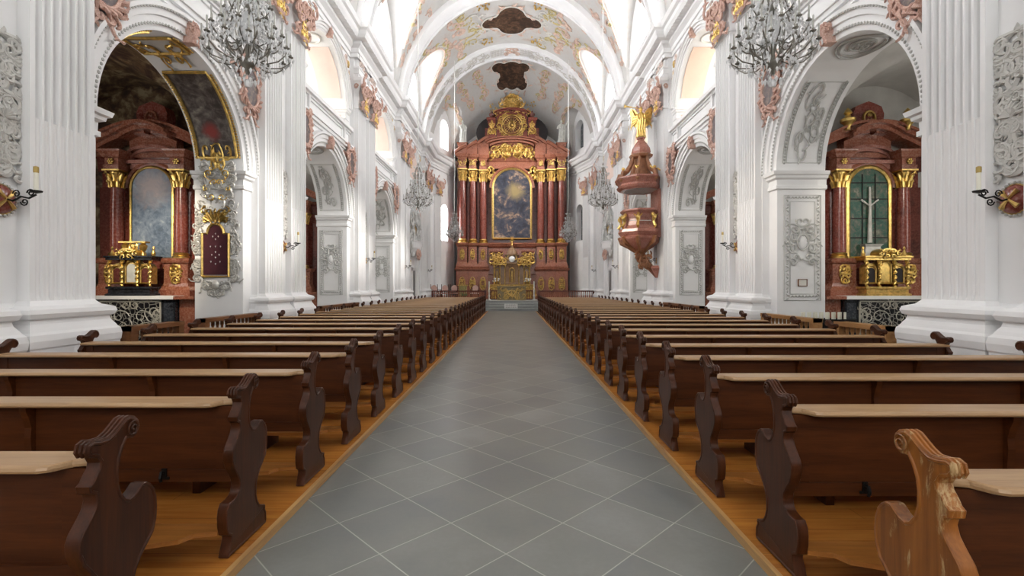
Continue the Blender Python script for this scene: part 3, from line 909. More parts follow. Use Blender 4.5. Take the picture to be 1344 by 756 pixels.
def make_key():
    r = thing('keystone_scroll', None, 'keystone')
    mb = MB()
    mb.prism([(0,0),(-.20,.0),(-.26,.12),(-.19,.22),(-.23,.32),(-.18,.42),(0,.42)], -.10,.10, lambda p,q,t_: (t_*(1+.35*q),p,q))
    for e in (-1,1): mb.tube([(e*.12,-.17-.08*(1-i/14)*cos(i*.6),.32+.08*(1-i/14)*sin(i*.6)) for i in range(13)], .022, 5)
    for k in range(5): mb.tube([(-.08+.04*k,-.2,.42),(-.10+.05*k,-.27,.25),(-.08+.04*k,-.21,.02)],[.012,.02,.012],4)
    rocaille(mb, .3, .5, 4, 9, .018, lambda u,v,d: (u,-.22-d,.22+v))
    mb.build('scroll', PINK, r)
    return r
def make_spandrel(seed):
    r = thing('spandrel_stucco', None, 'stucco')
    def ins(u,v):
        # between the archivolt and the parapet, either side of the pier
        q = math.hypot(HR+1.445-abs(u)-.0, v-ZI)
        return q > HR+.62 and abs(u) > .0
    mb = MB()
    rocaille(mb, 3.4, 2.0, 16, seed, .032, lambda u,v,d: (u,-d,v+5.3), inside=lambda u,v: math.hypot(3.315-abs(u), v+5.3-ZI) > HR+.60 and abs(u) > 1.2 and v+5.3 < 6.25, size=(.14,.26), proud=1.5)
    return mb, r
for s in (1,-1):
    for i,yc in enumerate(PIER):
        for e in (-1,1):
            # ovals sit over the haunches of the arches beside the pilasters
            if i == 0 and e < 0: continue
            if i == 4 and e > 0: continue
            if i == 3 and e > 0: continue
            if i == 4: continue
            loc = (s*(XW-.14), yc+e*1.40, 5.95)
            if 'oval' not in P: P['oval'] = make_oval(); p = P['oval']; p.location = loc; p.rotation_euler = (0,0,-PI/2*s)
            else: p = dup(P['oval'], loc, -PI/2*s)
            p['label'] = 'small dark oval painting in pink stucco frame, %s side, %s the %s pier' % (sd(s), 'before' if e<0 else 'just past', pname[i])
            p['group'] = 'oval paintings above the chapel arches'
    for j,c in enumerate(BAY):
        for lev,z,rad in ((0,ZI+HR-.02,.85),(1,ZUS+UH-.02,.7)):
            loc = (s*(XW-.0), c, z)
            if 'key' not in P: P['key'] = make_key(); p = P['key']; p.location = loc; p.rotation_euler = (0,0,-PI/2*s)
            else: p = dup(P['key'], loc, -PI/2*s)
            p.scale = (rad,)*3
            p['label'] = 'pink scrolled keystone of the %s %s arch on the %s side' % (pname[j], ('chapel','gallery')[lev], sd(s))
            p['group'] = 'pink keystones on the arches'

VPK = m_plain('rosy_white_stucco', (.70,.58,.52), .7, nz=.2, scale=6)
# pink and gold stucco between arch and cornice, on the frieze
for s in (1,-1):
    mb = MB(); mg = MB(); mp2 = MB()
    for j,c in enumerate(BAY):
        for e in (-1,1):
            mpf = lambda u,v,d: (s*(XW-d), c+e*(2.0)+u*e, 5.15+v)
            ok1 = lambda u,v: math.hypot(1.72+u*e, 5.55+v-ZI) > HR+.53 and abs(1.72+u*e) < 2.10 and v < .72
            for q in range(5):
                rocaille(mb, .9, 1.7, 9, 40+j+q*13, .026, lambda u,v,d: (s*(XW-d), c+e*1.72+u, 5.55+v), mirror=False, inside=ok1, size=(.12,.24), proud=2)
            ok2 = lambda u,v: ((1.6+u*e)/(UHW+.42))**2+((9.1+v-ZUS)/(UH+.42))**2 > 1 and v < .62 and abs(1.6+u*e) < 2.1
            rocaille(mp2, .95, 1.5, 12, 60+j, .022, lambda u,v,d: (s*(XW-d), c+e*1.6+u, 9.1+v), mirror=False, inside=ok2, size=(.12,.26), proud=2)
            rocaille(mg, .95, 1.5, 9, 80+j, .020, lambda u,v,d: (s*(XW-d), c+e*1.6+u, 9.1+v), mirror=False, inside=ok2, size=(.12,.26), proud=2)
    for yc in PIER:      # sprigs on the frieze blocks over the capitals
        rocaille(mp2, 2.0, .4, 8, 7, .022, lambda u,v,d: (s*(5.54-d), yc+u, 9.72+v), size=(.4,.7), inside=lambda u,v: .25 < abs(u) < .98)
    struct(mb, 'wall_pink_moulding', PINK); struct(mp2, 'wall_pale_moulding', VPK); struct(mg, 'wall_gilt_moulding', GOLDM)
VP = m_plain('vault_pink_stucco', (.62,.46,.38), .7, nz=.2, scale=4)
VG = m_plain('vault_grey_stucco', (.60,.58,.54), .7, nz=.12, scale=4)
VGO = m_plain('vault_gold_green_stucco', (.50,.42,.20), .6, nz=.3, scale=6)
# ------------------------------------------------------------------ vault stucco and ceiling paintings
def vmap(y0, t0):
    """u across (metres along the curve), v along y"""
    def f(u, v, d):
        th = t0 + u/6.1
        hw = hwall(y0+v); x = (hw-d)*cos(th)
        return (x, y0+v, vz(x, y0+v) - d*.9 - .01)
    return f
def quatre(k, w, h):
    """outline of a union of round lobes, seen from its centre"""
    if k == 0: C = [(0,.62,.82),(0,-.62,.82),(1.30,-.05,.55),(-1.30,-.05,.55),(.85,0,.62),(-.85,0,.62),(0,0,1.12)]
    else: C = [(.72,.62,.42),(-.72,.62,.42),(.82,-.55,.45),(-.72,-.55,.40),(0,.45,.62),(0,-.35,.66),(0,0,.85)]
    pts = []
    for i in range(96):
        a = 2*PI*i/96; best = .3; ca, sa = cos(a), sin(a)
        for cx,cy,r in C:
            b = cx*ca+cy*sa; q = b*b-(cx*cx+cy*cy-r*r)
            if q > 0: best = max(best, b+math.sqrt(q))
        pts.append((best*ca*w/1.75, best*sa*h/1.75))
    return pts
def ceiling_painting(y0, w, h, k, label):
    r = thing('ceiling_painting', label, 'painting')
    f = vmap(y0, PI/2)
    pts = quatre(k, w, h); n = len(pts)
    mb = MB()
    for q0,q1 in ((0,.34),(.34,.67),(.67,1)):
        P = []; F = []
        for q in (q0,q1):
            for u,v in pts: P.append(f(u*q, v*q, .05))
        for i in range(n): F.append((i,(i+1)%n,n+(i+1)%n,n+i))
        mb.add(P, F, True)
    mb.build('painting', F_DARK, r)
    mb = MB(); mb.tube([f(u*1.02,v*1.02,.04) for u,v in pts+pts[:1]], .045, 6); mb.build('stucco_frame', VG, r)
    mb = MB()
    for i in range(0, n, 4):
        u,v = pts[i]; L = math.hypot(u,v); du,dv = u/L, v/L
        a = math.atan2(v,u)+ (1.2 if (i//3)%2 else -1.2)
        c = [f(u*1.08,v*1.08,.04), f(u*1.08+.22*cos(a),v*1.08+.22*sin(a),.09), f(u*1.16+.35*cos(a),v*1.16+.35*sin(a),.03)]
        mb.tube(c, [.04,.06,.02], 5)
    mb.build('pink_scrolls', VP, r)
    mb = MB()
    rd = random.Random(k+5)
    for (eu,ev) in ((1,1),(1,-1),(-1,1),(-1,-1)):
        for q in range(14):
            u = eu*w*rd.uniform(.75,1.15); v = ev*h*rd.uniform(.85,1.25)
            mb.ball(f(u,v,.05), .06, n=5, m=4)
    mb.build('gilt_flowers', GOLDM, r)
ceiling_painting(28.45, 1.75, 1.75, 0, 'dark lobed ceiling painting over the nave, the larger one with four round lobes')
ceiling_painting(34.7, 2.15, 2.1, 1, 'dark shield-shaped ceiling painting above the high altar')
ceiling_painting(21.9, 1.75, 1.75, 0, 'dark lobed ceiling painting over the middle of the nave')
# stucco fields either side of each bay of the vault
def crease(y, c):
    """x where the window vault cuts the barrel"""
    x = XW-.02
    hwp = 2.05
    zp0 = 12.3 + 2.9*math.sqrt(max(0,1-((y-c)/hwp)**2))
    lo, hi = 2.0, XW-.01
    for _ in range(24):
        m = (lo+hi)/2
        zb = ZV+(17.2-ZV)*math.sqrt(1-(m/XW)**2)
        if zb > zp0+.1*(XW-m): lo = m
        else: hi = m
    return lo
for j,c in enumerate(BAY):
    for s in (1,-1):
        mp_, mg_, mo_ = MB(), MB(), MB()
        # pink band running round the groin of the window vault
        for off,mat in ((.10,mp_),(.26,mg_)):
            pts = []
            for i in range(29):
                y = c - 1.98 + 3.96*i/28
                x = crease(y, c) - off
                pts.append((s*x, y + (.0), ZV+(17.2-ZV)*math.sqrt(1-(x/XW)**2)-.03))
            mat.tube(pts, .055, 5)
        rd = random.Random(100+j)
        for i in range(30):
            y = c - 1.95 + 3.9*i/29; x = crease(y, c) - rd.uniform(.15,.6)
            th = math.acos(x/XW)
            f = lambda du,dv,d: ((XW-d)*cos(th+du/6.1)*s, y+dv, ZV+(17.2-ZV-d)*sin(th+du/6.1)-.01)
            a = rd.uniform(.08,.2); ph = rd.uniform(0,6.28)
            pts = spiral2(0,0,a,.8,ph,rd.choice((-1,1)),9)
            (mp_ if i%3 else mo_).tube([f(u,v,.04) for u,v in pts], [.05*sin(PI*(q+1)/(len(pts)+1))+.01 for q in range(len(pts))], 5)
        # large sprays on the barrel between window and crown
        for (t0,ww,hh,n_,r_,mm,sdn) in ((1.02,.9,4.2,11,.05,mp_,1),(1.22,.7,3.6,8,.045,mg_,2),(1.12,1.4,4.6,9,.035,mo_,3),(.55,1.0,.9,4,.04,mp_,4)):
            y0 = c
            tt = t0 if s > 0 else PI-t0
            f = vmap(y0, tt)
            if abs(t0-.55) < .01:
                for yy in (c-2.45, c+2.45):
                    g_ = vmap(yy, tt); rocaille(mm, 4.4, .55, 10, sdn+j*7, .035, lambda u,v,d: g_(u, v, d), mirror=False, size=(.5,.9), proud=1.5)
            else: rocaille(mm, ww, hh, n_, sdn+j*7, r_, lambda u,v,d: f(u,v,d), mirror=False, size=(.35,.8), proud=1.5)
        struct(mp_, 'ceiling_pink_moulding', VP); struct(mg_, 'ceiling_grey_moulding', VG); struct(mo_, 'ceiling_gilt_moulding', VGO)
# chancel vault ornament
for s in (1,-1):
    a,b = MB(), MB()
    for t0,sdn in ((1.12,1),(.86,5),(.62,9)):
        f = vmap(34.9, t0 if s>0 else PI-t0)
        rocaille(a, .7, 2.6, 9, 70+sdn, .05, f, mirror=False, size=(.5,.9), proud=1.5)
        rocaille(b, .6, 2.6, 6, 80+sdn, .04, f, mirror=False, size=(.4,.8), proud=1.5)
    struct(a, 'ceiling_pink_moulding', VP); struct(b, 'ceiling_gilt_moulding', VGO)
# lattice and scroll panels on the chancel arch
mb = MB(); mo = MB()
def ribpt(th, y, d): return ((XW-.14-d)*cos(th), PIER[4]+y, ZV-.02+(17.2-ZV-.14-d)*sin(th))
for e in (-1,1):
    for i in range(9):
        th = PI/2+e*(.10+.018*i); mb.tube([ribpt(th,-.42,.02),ribpt(th,.42,.02)], .015, 4)
    for i in range(6):
        y = -.42+.84*i/5; mb.tube([ribpt(PI/2+e*(.10+.144*q/4),y,.02) for q in range(5)], .015, 4)
    for k in range(7):
        th0 = PI/2+e*(.32+.15*k)
        rocaille(mb, .9, .8, 4, 300+k, .03, lambda u,v,d: ribpt(th0+u/6, v, d), mirror=False, size=(.5,.9), proud=1.5)
rocaille(mo, .8, .8, 3, 333, .04, lambda u,v,d: ribpt(PI/2+u/6, v, d), size=(.4,.8), proud=1.5)
struct(mb, 'ceiling_arch_moulding', VG); struct(mo, 'ceiling_rosette_moulding', VP)

F_RED = m_fresco('fresco_with_red_robe', [(.3,(.012,.008,.008)),(.45,(.05,.035,.03)),(.53,(.12,.10,.09)),(.62,(.24,.22,.18)),(.72,(.36,.32,.24))], 2.4, (-6.42,10.41,4.9), (.26,.014,.008), .22, dist=1.0)
# ------------------------------------------------------------------ arch soffits (undersides of the chapel arches) and jamb panels
def soffit_map(s, c):
    # u across the wall thickness, v along the arc (angle), d below the surface
    return lambda u,v,d: (s*(6.375+u), c+(HR-d)*cos(v), ZI+(HR-d)*sin(v))
for s in (1,-1):
    for j,c in enumerate(BAY[:3]):
        g = soffit_map(s, c)
        if s < 0 and j == 0:
            for k,(a,b) in enumerate(((.16,1.15),(1.42,1.72),(1.99,2.98))):
                r = thing('soffit_fresco' if k != 1 else 'soffit_cartouche', ('dark fresco with red robed figures on the underside of the relic board arch, farther half',
                        'pale gilt framed cartouche at the crown of the relic board arch','dark fresco on the underside of the relic board arch, nearer half')[k], 'fresco')
                mb = MB(); us_ = [-.40+.80*i/6 for i in range(7)]; vs_ = [a+(b-a)*i/20 for i in range(21)]
                rings = [[g(-.40,v,.02),g(.40,v,.02),g(.40,v,-.02),g(-.40,v,-.02)] for v in vs_]
                mb.loft(rings, True, True); mb.build('painted_field', (F_RED, WHITE2, F_CHAP)[k], r)
                mb = MB()
                path = [(-.42,v) for v in vs_]+[(.42,v) for v in vs_[::-1]]+[(-.42,vs_[0])]
                mb.tube([g(u,v,.03) for u,v in path], .03, 5)
                rocaille(mb, .5, .28, 3, 8+k, .02, lambda u,v,d: g(u, (a if k != 2 else b)+v*1.0, d+.02), size=(.5,.9))
                mb.build('gilt_border', GOLD, r)
                mb = MB()
                for i in range(int((b-a)*34)):
                    v = a+(b-a)*i/((b-a)*34); mb.ball(g(-.47,v,.0), .028, n=5, m=4); mb.ball(g(.47,v,.0), .03, n=5, m=4)
                mb.build('beaded_edge', GOLDM, r)
        else:
            r = thing('soffit_stucco', 'grey stucco relief panels under the %s chapel arch on the %s side' % (pname[j], sd(s)), 'stucco relief', group='stucco panels under the arches')
            mb = MB()
            for (a,b) in ((.10,1.02),(PI-1.02,PI-.10)):
                for uu in (.42,.34):
                    vs_ = [a+(b-a)*i/18 for i in range(19)]
                    path = [(-uu,v) for v in vs_]+[(uu,v) for v in vs_[::-1]]+[(-uu,vs_[0])]
                    mb.tube([g(u,v,.01) for u,v in path], .012, 4)
                for i in range(26):
                    v = a+(b-a)*i/25
                    for uu in (-.38,.38): mb.ball(g(uu,v,.01), .032, n=5, m=4)
                rocaille(mb, .36, (b-a)*.8, 8, 50+j, .022, lambda u,v,d: g(u,(a+b)/2+v,d), mirror=False, inside=None, size=(.42,.75), proud=1.5)
                for w_ in range(12):      # a twisting stem
                    pass
                n_ = 30; mb.tube([g(.10*sin(4.5*PI*i/n_), a+(b-a)*(.15+.7*i/n_), .03) for i in range(n_+1)], [.016+.012*sin(9*i) for i in range(n_+1)], 5)
            for (rx,ry) in ((.40,.24),(.34,.20),(.20,.11)): mb.tube([g(rx*cos(2*PI*i/28), PI/2+ry*sin(2*PI*i/28), .02) for i in range(29)], .022, 5)
            rocaille(mb, .3, .16, 3, 5, .022, lambda u,v,d: g(u,PI/2+v,d), size=(.5,.9))
            mb.build('relief', GREYST, r)
# jamb panels facing the camera, on the far jamb of each arch
def make_jamb():
    r = thing('jamb_relief', None, 'stucco relief')
    mb = MB()
    for (w,h0,h1) in ((.40,1.28,3.58),(.27,1.42,3.44)):
        mb.tube([(-w,-.008,h0),(w,-.008,h0),(w,-.008,h1),(-w,-.008,h1),(-w,-.008,h0)], .012, 4)
    rd = random.Random(1)
    for i in range(30):
        z = 1.32+2.22*i/29
        for u in (-.335,.335):
            mb.tube([(u-.04*cos(i*2.4),-.01,z-.03),(u,-.025,z),(u+.04*cos(i*2.4),-.01,z+.03)], [.008,.02,.008], 4)
    for i in range(9):
        u = -.30+.6*i/8
        for z in (1.35,3.51): mb.tube([(u-.03,-.01,z),(u,-.025,z+.03),(u+.03,-.01,z)], [.008,.02,.008], 4)
    rocaille(mb, .50, .95, 8, 77, .020, lambda u,v,d: (u,-d,2.55+v), inside=lambda u,v: (u/.13)**2+(v/.2)**2 > 1, size=(.3,.5), proud=1.6)
    mb.tube([(.12*cos(2*PI*i/24),-.03,2.55+.17*sin(2*PI*i/24)) for i in range(25)], .018, 5)
    mb.build('scrolled_border', GREYST, r)
    mb = MB(); mb.ball((0,-.015,2.55), .10,.035,.15, 14, 8); mb.build('oval_boss', WHITE, r)
    return r
pj = None
for s in (1,-1):
    for j,c in enumerate(BAY[:3]):
        if s < 0 and j == 0: continue
        loc = (s*6.40, c+HR, 0)
        if pj is None: pj = make_jamb(); p = pj; p.location = loc
        else: p = dup(pj, loc)
        p['label'] = 'grey stucco cartouche panel on the far pillar of the %s arch, %s side' % (pname[j], sd(s)); p['group'] = 'stucco panels on the arch pillars'
# small framed notice below the first cartouche on the pulpit side
r = thing('framed_notice', 'small framed notice in a thin brown frame under the stucco cartouche', 'notice', (6.40, BAY[0]+HR, 0))
mb = MB(); mb.box(-.085,.085,-.014,-.002,1.60,1.73); mb.build('card', PAPER, r)
mb = MB()
for q in ((-.10,-.085,1.585,1.745),(.085,.10,1.585,1.745),(-.10,.10,1.73,1.745),(-.10,.10,1.585,1.60)): mb.box(q[0],q[1],-.024,-.001,q[2],q[3])
mb.build('frame', RAILW, r)
# votive stand with candles
r = thing('votive_stand', 'black votive candle stand below the framed notice', 'candle stand', (6.35, 9.85, 0))
mb = MB(); mb.box(-.52,.52,-.2,.2,.86,.90); mb.box(-.54,.54,-.22,-.20,.84,.93); mb.box(-.54,.54,.20,.22,.84,.93); mb.build('tray', IRON, r)
mb = MB(); mb.box(-.50,.50,-.12,.12,0,.86); mb.build('stand_body', IRON, r)
for i in range(15):
    if i == 0:
        cand = thing('votive_candle', None, 'candle', (5.92,9.8,.90)); mb = MB(); mb.lathe([(.024,0),(.024,.16),(.004,.165)], (0,0,0), 8); mb.build('wax', WAX, cand); p = cand
    else: p = dup(cand, (5.92+.062*i, 9.8+(.04 if i%2 else 0), .90))
    p['label'] = 'white votive candle in the row on the black stand'; p['group'] = 'votive candles on the black stand'
# relic board on the first relic-board-side pillar
r = thing('relic_board', 'maroon board of small silver votives in a gold arched frame amid silver scrollwork', 'relic board', (-6.43, BAY[0]+HR, 0))
def archpts(w, z0, zs, zt):
    return [(-w,z0),(w,z0),(w,zs)] + [(w*.62+ (0 if i else 0), zs) for i in (0,)] + [(w*.62*cos(PI*i/12), zs+(zt-zs)*sin(PI*i/12)) for i in range(13)] + [(-w,zs)]
mb = MB(); mb.prism(archpts(.27,1.84,2.72,2.92), 0,.03, lambda p,q,t_: (p,-t_,q)); mb.build('velvet_panel', MAROON, r)
mb = MB(); a = archpts(.29,1.80,2.74,2.95); mb.tube([(u,-.03,v) for u,v in a+a[:1]], .03, 6); fr = mb.build('gold_frame', GOLD, r)
mb = MB(); rocaille(mb, .60, .30, 7, 14, .015, lambda u,v,d: (u,-.03-d,3.12+v), size=(.3,.6), proud=2)
for k in range(9): a_ = PI*(k+.5)/9; mb.tube([(.12*cos(a_),-.04,3.0+.05*sin(a_)),(.24*cos(a_),-.07,3.05+.17*sin(a_)),(.30*cos(a_),-.04,3.05+.24*sin(a_))],[.02,.025,.008],5); mb.build('gilt_crest', GOLD, r)
mb = MB()
for q in range(3): rocaille(mb, .92, 1.95, 20, 15+q, .015, lambda u,v,d: (u,-d,2.38+v), inside=lambda u,v: (abs(u) > .34 and abs(v) < .62) or (v < -.62 and abs(u) < .46+(v+.6)*.9) or (v > .62 and .2 < abs(u) < .42), size=(.10,.2), proud=2)
mb.ball((0,-.04,1.62),.08,.05,.10,10,6)
mb.build('silver_scrollwork', SILV, r)
for (u,v) in ((0,2.74),(-.06,2.68),(.06,2.68),(0,2.62),(-.11,2.46),(0,2.46),(.11,2.46),(0,2.34),(-.08,2.28),(.08,2.28),(0,2.22),(-.10,2.13),(.10,2.13),(0,2.08)):
    mb = MB(); mb.octa((u,-.035,v), .016, .03); mb.build('silver_votive', SILVER, r)
# gilt and silver trophy over the impost above the board
r = thing('stucco_trophy', 'gilt and grey rocaille trophy draped over the impost above the relic board', 'stucco ornament', (-6.3, BAY[0]+HR, 0))
mb = MB(); rocaille(mb, .66, .9, 10, 91, .022, lambda u,v,d: (u,-.15-d,3.85+v), proud=2, size=(.18,.34)); mb.build('grey_scrolls', SILV, r)
mb = MB(); rocaille(mb, .5, .8, 5, 92, .012, lambda u,v,d: (u,-.20-d,3.82+v), proud=2, size=(.18,.34)); mb.build('gilt_scrolls', GOLD, r)
# ------------------------------------------------------------------ side altars (local: front faces -y, centred on x=0, wall at y=0)
def seg_arc(hw, z0, rise, n=16, a=0, b=1):
    return [(hw*cos(PI*(1-(a+(b-a)*i/n))), z0+rise*sin(PI*(a+(b-a)*i/n))) for i in range(n+1)]
def arch_poly(hw, z0, zs, n=16):
    return [(-hw,z0),(hw,z0)] + [(hw*cos(PI*i/n), zs+hw*sin(PI*i/n)) for i in range(n+1)]
def capital_c(mb, x, y, z0, z1, r, seed=4):
    """gilt corinthian capital"""
    h = z1-z0
    mb.lathe([(r*.9,z0),(r*.85,z0+h*.1),(r*.85,z0+h*.5),(r*1.2,z0+h*.88)], (x,y,0), 12)
    for ring,(zz,rr,n) in enumerate(((z0+h*.05,r*1.05,8),(z0+h*.38,r*1.15,8))):
        for k in range(n):
            a = 2*PI*(k+.5*ring)/n; c,s_ = cos(a), sin(a)
            mb.tube([(x+rr*c,y+rr*s_,zz),(x+rr*1.15*c,y+rr*1.15*s_,zz+h*.28),(x+rr*1.45*c,y+rr*1.45*s_,zz+h*.38),(x+rr*1.5*c,y+rr*1.5*s_,zz+h*.28)],[r*.22,r*.26,r*.2,r*.06],5)
    for k in range(4):
        a = PI/4+PI/2*k; mb.tube([(x+r*1.1*cos(a),y+r*1.1*sin(a),z0+h*.6),(x+r*1.8*cos(a),y+r*1.8*sin(a),z0+h*.92),(x+r*1.9*cos(a),y+r*1.9*sin(a),z0+h*.75)],[r*.12,r*.2,r*.12],5)
    mb.box(x-r*1.6,x+r*1.6,y-r*1.6,y+r*1.6,z1-h*.08,z1)
def make_side_altar(name, label, paint, urns):
    r = thing(name, label, 'altar')
    # stepped base, mensa with antependium
    mb = MB(); mb.box(-1.55,1.55,-1.55,-.01,0,.14); mb.box(-1.4,1.4,-1.35,-.01,.14,.28); mb.build('altar_step', STONE, r)
    mb = MB(); mb.box(-.98,.98,-.95,-.3,.28,1.30)
    mb.build('mensa', BLACKM, r)
    mb = MB(); mb.box(-.66,.66,-.972,-.951,.38,1.24); an = mb.build('antependium', INLAY, r)
    mb = MB()
    for k in range(5):
        for e in (1,-1):
            cx = e*(.12+.125*k); cz = .66+.26*(k%2)
            pts = spiral2(cx, cz, .14, 1.0, k*1.1, 1 if k%2 else -1, 12)
            mb.tube([(u,-.976,v) for u,v in pts], .011, 4)
    rocaille(mb, 1.2, .74, 9, 6, .010, lambda u,v,d: (u,-.976,.81+v), size=(.2,.4))
    for q in ((-.68,.68,1.24,1.27),(-.68,.68,.36,.39),(-.68,-.65,.36,1.27),(.65,.68,.36,1.27)): mb.box(q[0],q[1],-.985,-.96,q[2],q[3])
    mb.build('pale_scroll_inlay', m_plain('pale_inlay',(.42,.40,.34),.4,nz=.2,scale=9), an)
    for e in (-1,1):
        mb = MB(); mb.box(min(e*.74,e*.95),max(e*.74,e*.95),-.975,-.95,.40,1.22); mb.build('black_panel', m_marble('veined_black',(.01,.01,.015),(.03,.035,.045),(.25,.27,.3),3,.2,.2), r)
    mb = MB(); mb.box(-1.42,1.42,-1.02,-.25,1.30,1.37); mb.build('altar_slab', REDM2, r)
    mb = MB(); mb.box(-.98,.98,-1.03,-.5,1.345,1.378); mb.box(-.98,.98,-1.032,-1.022,1.30,1.378); mb.build('altar_cloth', LINEN, r)
    # red marble retable: socle, pedestals, back
    mb = MB()
    for e in (-1,1):
        x0,x1 = sorted((e*1.0,e*1.36)); mb.box(x0,x1,-.85,-.05,.28,1.30)
    mb.box(-1.36,1.36,-.30,0,.28,1.4); mb.build('socle', REDM2, r)
    mb = MB(); mb.box(-.50,.50,-.22,0,1.37,4.62); mb.box(-1.30,1.30,-.16,0,1.37,4.5)
    mb.prism(arch_poly(.66,1.9,3.85,20), -.28,-.15, lambda p,q,t_: (p,t_,q)); mb.build('retable', REDM, r)
    for e in (-1,1):
        x = e*.745
        mb = MB(); mb.rects([(z,x-w,x+w,-.62-g,-.05) for z,w,g in ((1.37,.37,.06),(1.50,.37,.06),(1.58,.30,0),(1.66,.27,-.02),(2.10,.27,-.02),(2.12,.31,.02),(2.16,.33,.04),(2.22,.34,.05),(2.23,.28,0))])
        mb.build('pedestal', REDM2, r)
        for yy,ang in ((-.615,0),):
            mb = MB(); rocaille(mb, .26, .36, 4, 31, .018, lambda u,v,d: (x+u,-.61-d,1.87+v), size=(.5,.9)); mb.build('gilt_cartouche', GOLD, r)
        mb = MB(); rocaille(mb, .20, .34, 4, 32, .016, lambda u,v,d: (x-e*(.275+d),-.38+u,1.87+v), size=(.5,.9)); mb.build('side_cartouche', GOLD, r)
        mb = MB(); mb.lathe([(.175,2.23),(.18,2.27),(.15,2.30),(.165,2.33),(.14,2.36)], (x,-.42,0), 20); mb.build('gilt_column_base', GOLD, r)
        mb = MB(); mb.lathe([(.135,2.35),(.138,2.9),(.132,3.4),(.118,3.86)], (x,-.42,0), 20); mb.build('column', REDM, r)
        mb = MB(); capital_c(mb, x, -.42, 3.84, 4.26, .12); mb.build('gilt_capital', GOLD, r)
        # half pilaster behind, outside
        mb = MB(); xx = e*1.12; mb.box(xx-.12,xx+.12,-.30,-.05,1.4,3.9); mb.rects([(z,xx-w,xx+w,-.32-g,-.05) for z,w,g in ((4.26,.14,0),(4.55,.16,.02),(4.6,.2,.06))]); mb.build('side_pilaster', REDMD, r)
        mb = MB(); mb.rects([(z,x-w,x+w,-.42-w,-.05) for z,w in ((4.26,.17),(4.36,.18),(4.37,.155),(4.52,.155),(4.54,.19),(4.60,.22),(4.66,.26),(4.70,.27),(4.72,.2))]); mb.build('entablature_block', REDM2, r)
        mb = MB()
        for k in range(6): a = PI/3*k; mb.ball((x+.05*cos(a),-.60,4.44+.05*sin(a)), .026, n=6, m=4)
        mb.ball((x,-.61,4.44), .03, n=6, m=4); mb.build('gilt_rosette', GOLD, r)
    # broken segmental pediment: rising left and right pieces, centre breaking forward
    mb = MB()
    for e in (-1,1):
        top = [(e*(1.30-1.22*i/10), 4.70+.42*math.sin(PI/2*i/10)) for i in range(11)]
        for (o,t_,dp) in ((0,.10,.48),(.10,.10,.58),(.20,.06,.66)):
            rings = []
            for u,z in top: rings.append([(u,-dp,z+o-.0),(u,-.05,z+o),(u,-.05,z+o+t_),(u,-dp,z+o+t_)])
            mb.loft(rings, True, False)
    top = [(-.55+1.10*i/14, 4.98+.20*math.sin(PI*i/14)) for i in range(15)]
    for (o,t_,dp) in ((-.32,.32,.30),(0,.10,.62),(.10,.07,.72)):
        rings = [[(u,-dp,z+o),(u,-.05,z+o),(u,-.05,z+o+t_),(u,-dp,z+o+t_)] for u,z in top]; mb.loft(rings, True, False)
    mb.box(-1.32,1.32,-.30,-.05,4.60,4.72)
    mb.build('segmental_pediment', REDM2, r)
    mb = MB()
    for (hw,o,dp) in ((.50,0,.34),(.56,.07,.40)):
        rings = [[(u,-dp,z+o),(u,-.1,z+o),(u,-.1,z+o+.07),(u,-dp,z+o+.07)] for u,z in seg_arc(hw,4.52,.22)]; mb.loft(rings, True, False)
    mb.box(-.56,.56,-.40,-.1,4.44,4.52); mb.box(-.50,.50,-.34,-.1,4.32,4.44); mb.build('small_pediment', PMARB, r)
    # crowning piece
    mb = MB()
    pts = [(-.42,5.15),(.42,5.15),(.46,5.3),(.34,5.42),(.36,5.62),(.30,5.78),(.12,5.86),(0,5.90),(-.12,5.86),(-.30,5.78),(-.36,5.62),(-.34,5.42),(-.46,5.3)]
    mb.prism(pts, -.34,-.04, lambda p,q,t_: (p,t_,q)); mb.build('crown_piece', REDM, r)
    mb = MB(); mb.tube([(.13*cos(2*PI*i/20),-.36,5.5+.16*sin(2*PI*i/20)) for i in range(21)], .03, 5); rocaille(mb, .2,.25,2,8,.02,lambda u,v,d:(u,-.36-d,5.5+v)); mb.build('crown_boss', GOLDM if urns else REDM2, r)
    if urns:
        for e in (-1,1):
            mb = MB(); mb.lathe([(.05,4.98),(.05,5.05),(.10,5.12),(.15,5.16),(.16,5.22),(.07,5.27),(.05,5.32),(.09,5.36),(.06,5.42),(.01,5.48)], (e*.68,-.62,.16), 12); mb.build('gilt_urn', GOLD, r)
    # altarpiece in its arched frame
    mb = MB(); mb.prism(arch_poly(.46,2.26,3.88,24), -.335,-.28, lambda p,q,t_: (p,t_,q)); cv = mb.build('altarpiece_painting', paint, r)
    a = arch_poly(.49,2.24,3.88,24); mb = MB(); mb.tube([(u,-.34,v) for u,v in a+a[:1]], .032 if not urns else .05, 6); mb.build('gilt_frame', GOLD, r)
    a = arch_poly(.60,2.24,3.88,24)[2:]; mb = MB(); mb.tube([(u,-.31,v) for u,v in a], .05, 6); mb.build('arched_moulding', REDM2, r)
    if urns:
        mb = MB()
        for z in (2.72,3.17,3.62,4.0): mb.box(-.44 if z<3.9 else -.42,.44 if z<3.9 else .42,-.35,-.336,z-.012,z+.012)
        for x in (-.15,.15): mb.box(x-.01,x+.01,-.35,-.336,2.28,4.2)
        mb.build('reflected_window_bars', IRON, r)  # a window's reflection over the altarpiece, modelled as solid dark bars
        mb = MB(); mb.tube([(0,-.37,2.6),(0,-.38,3.4),(0,-.37,3.9)], [.05,.03,.02], 6); mb.tube([(-.2,-.37,3.6),(0,-.38,3.45),(.2,-.37,3.6)], .02, 5)
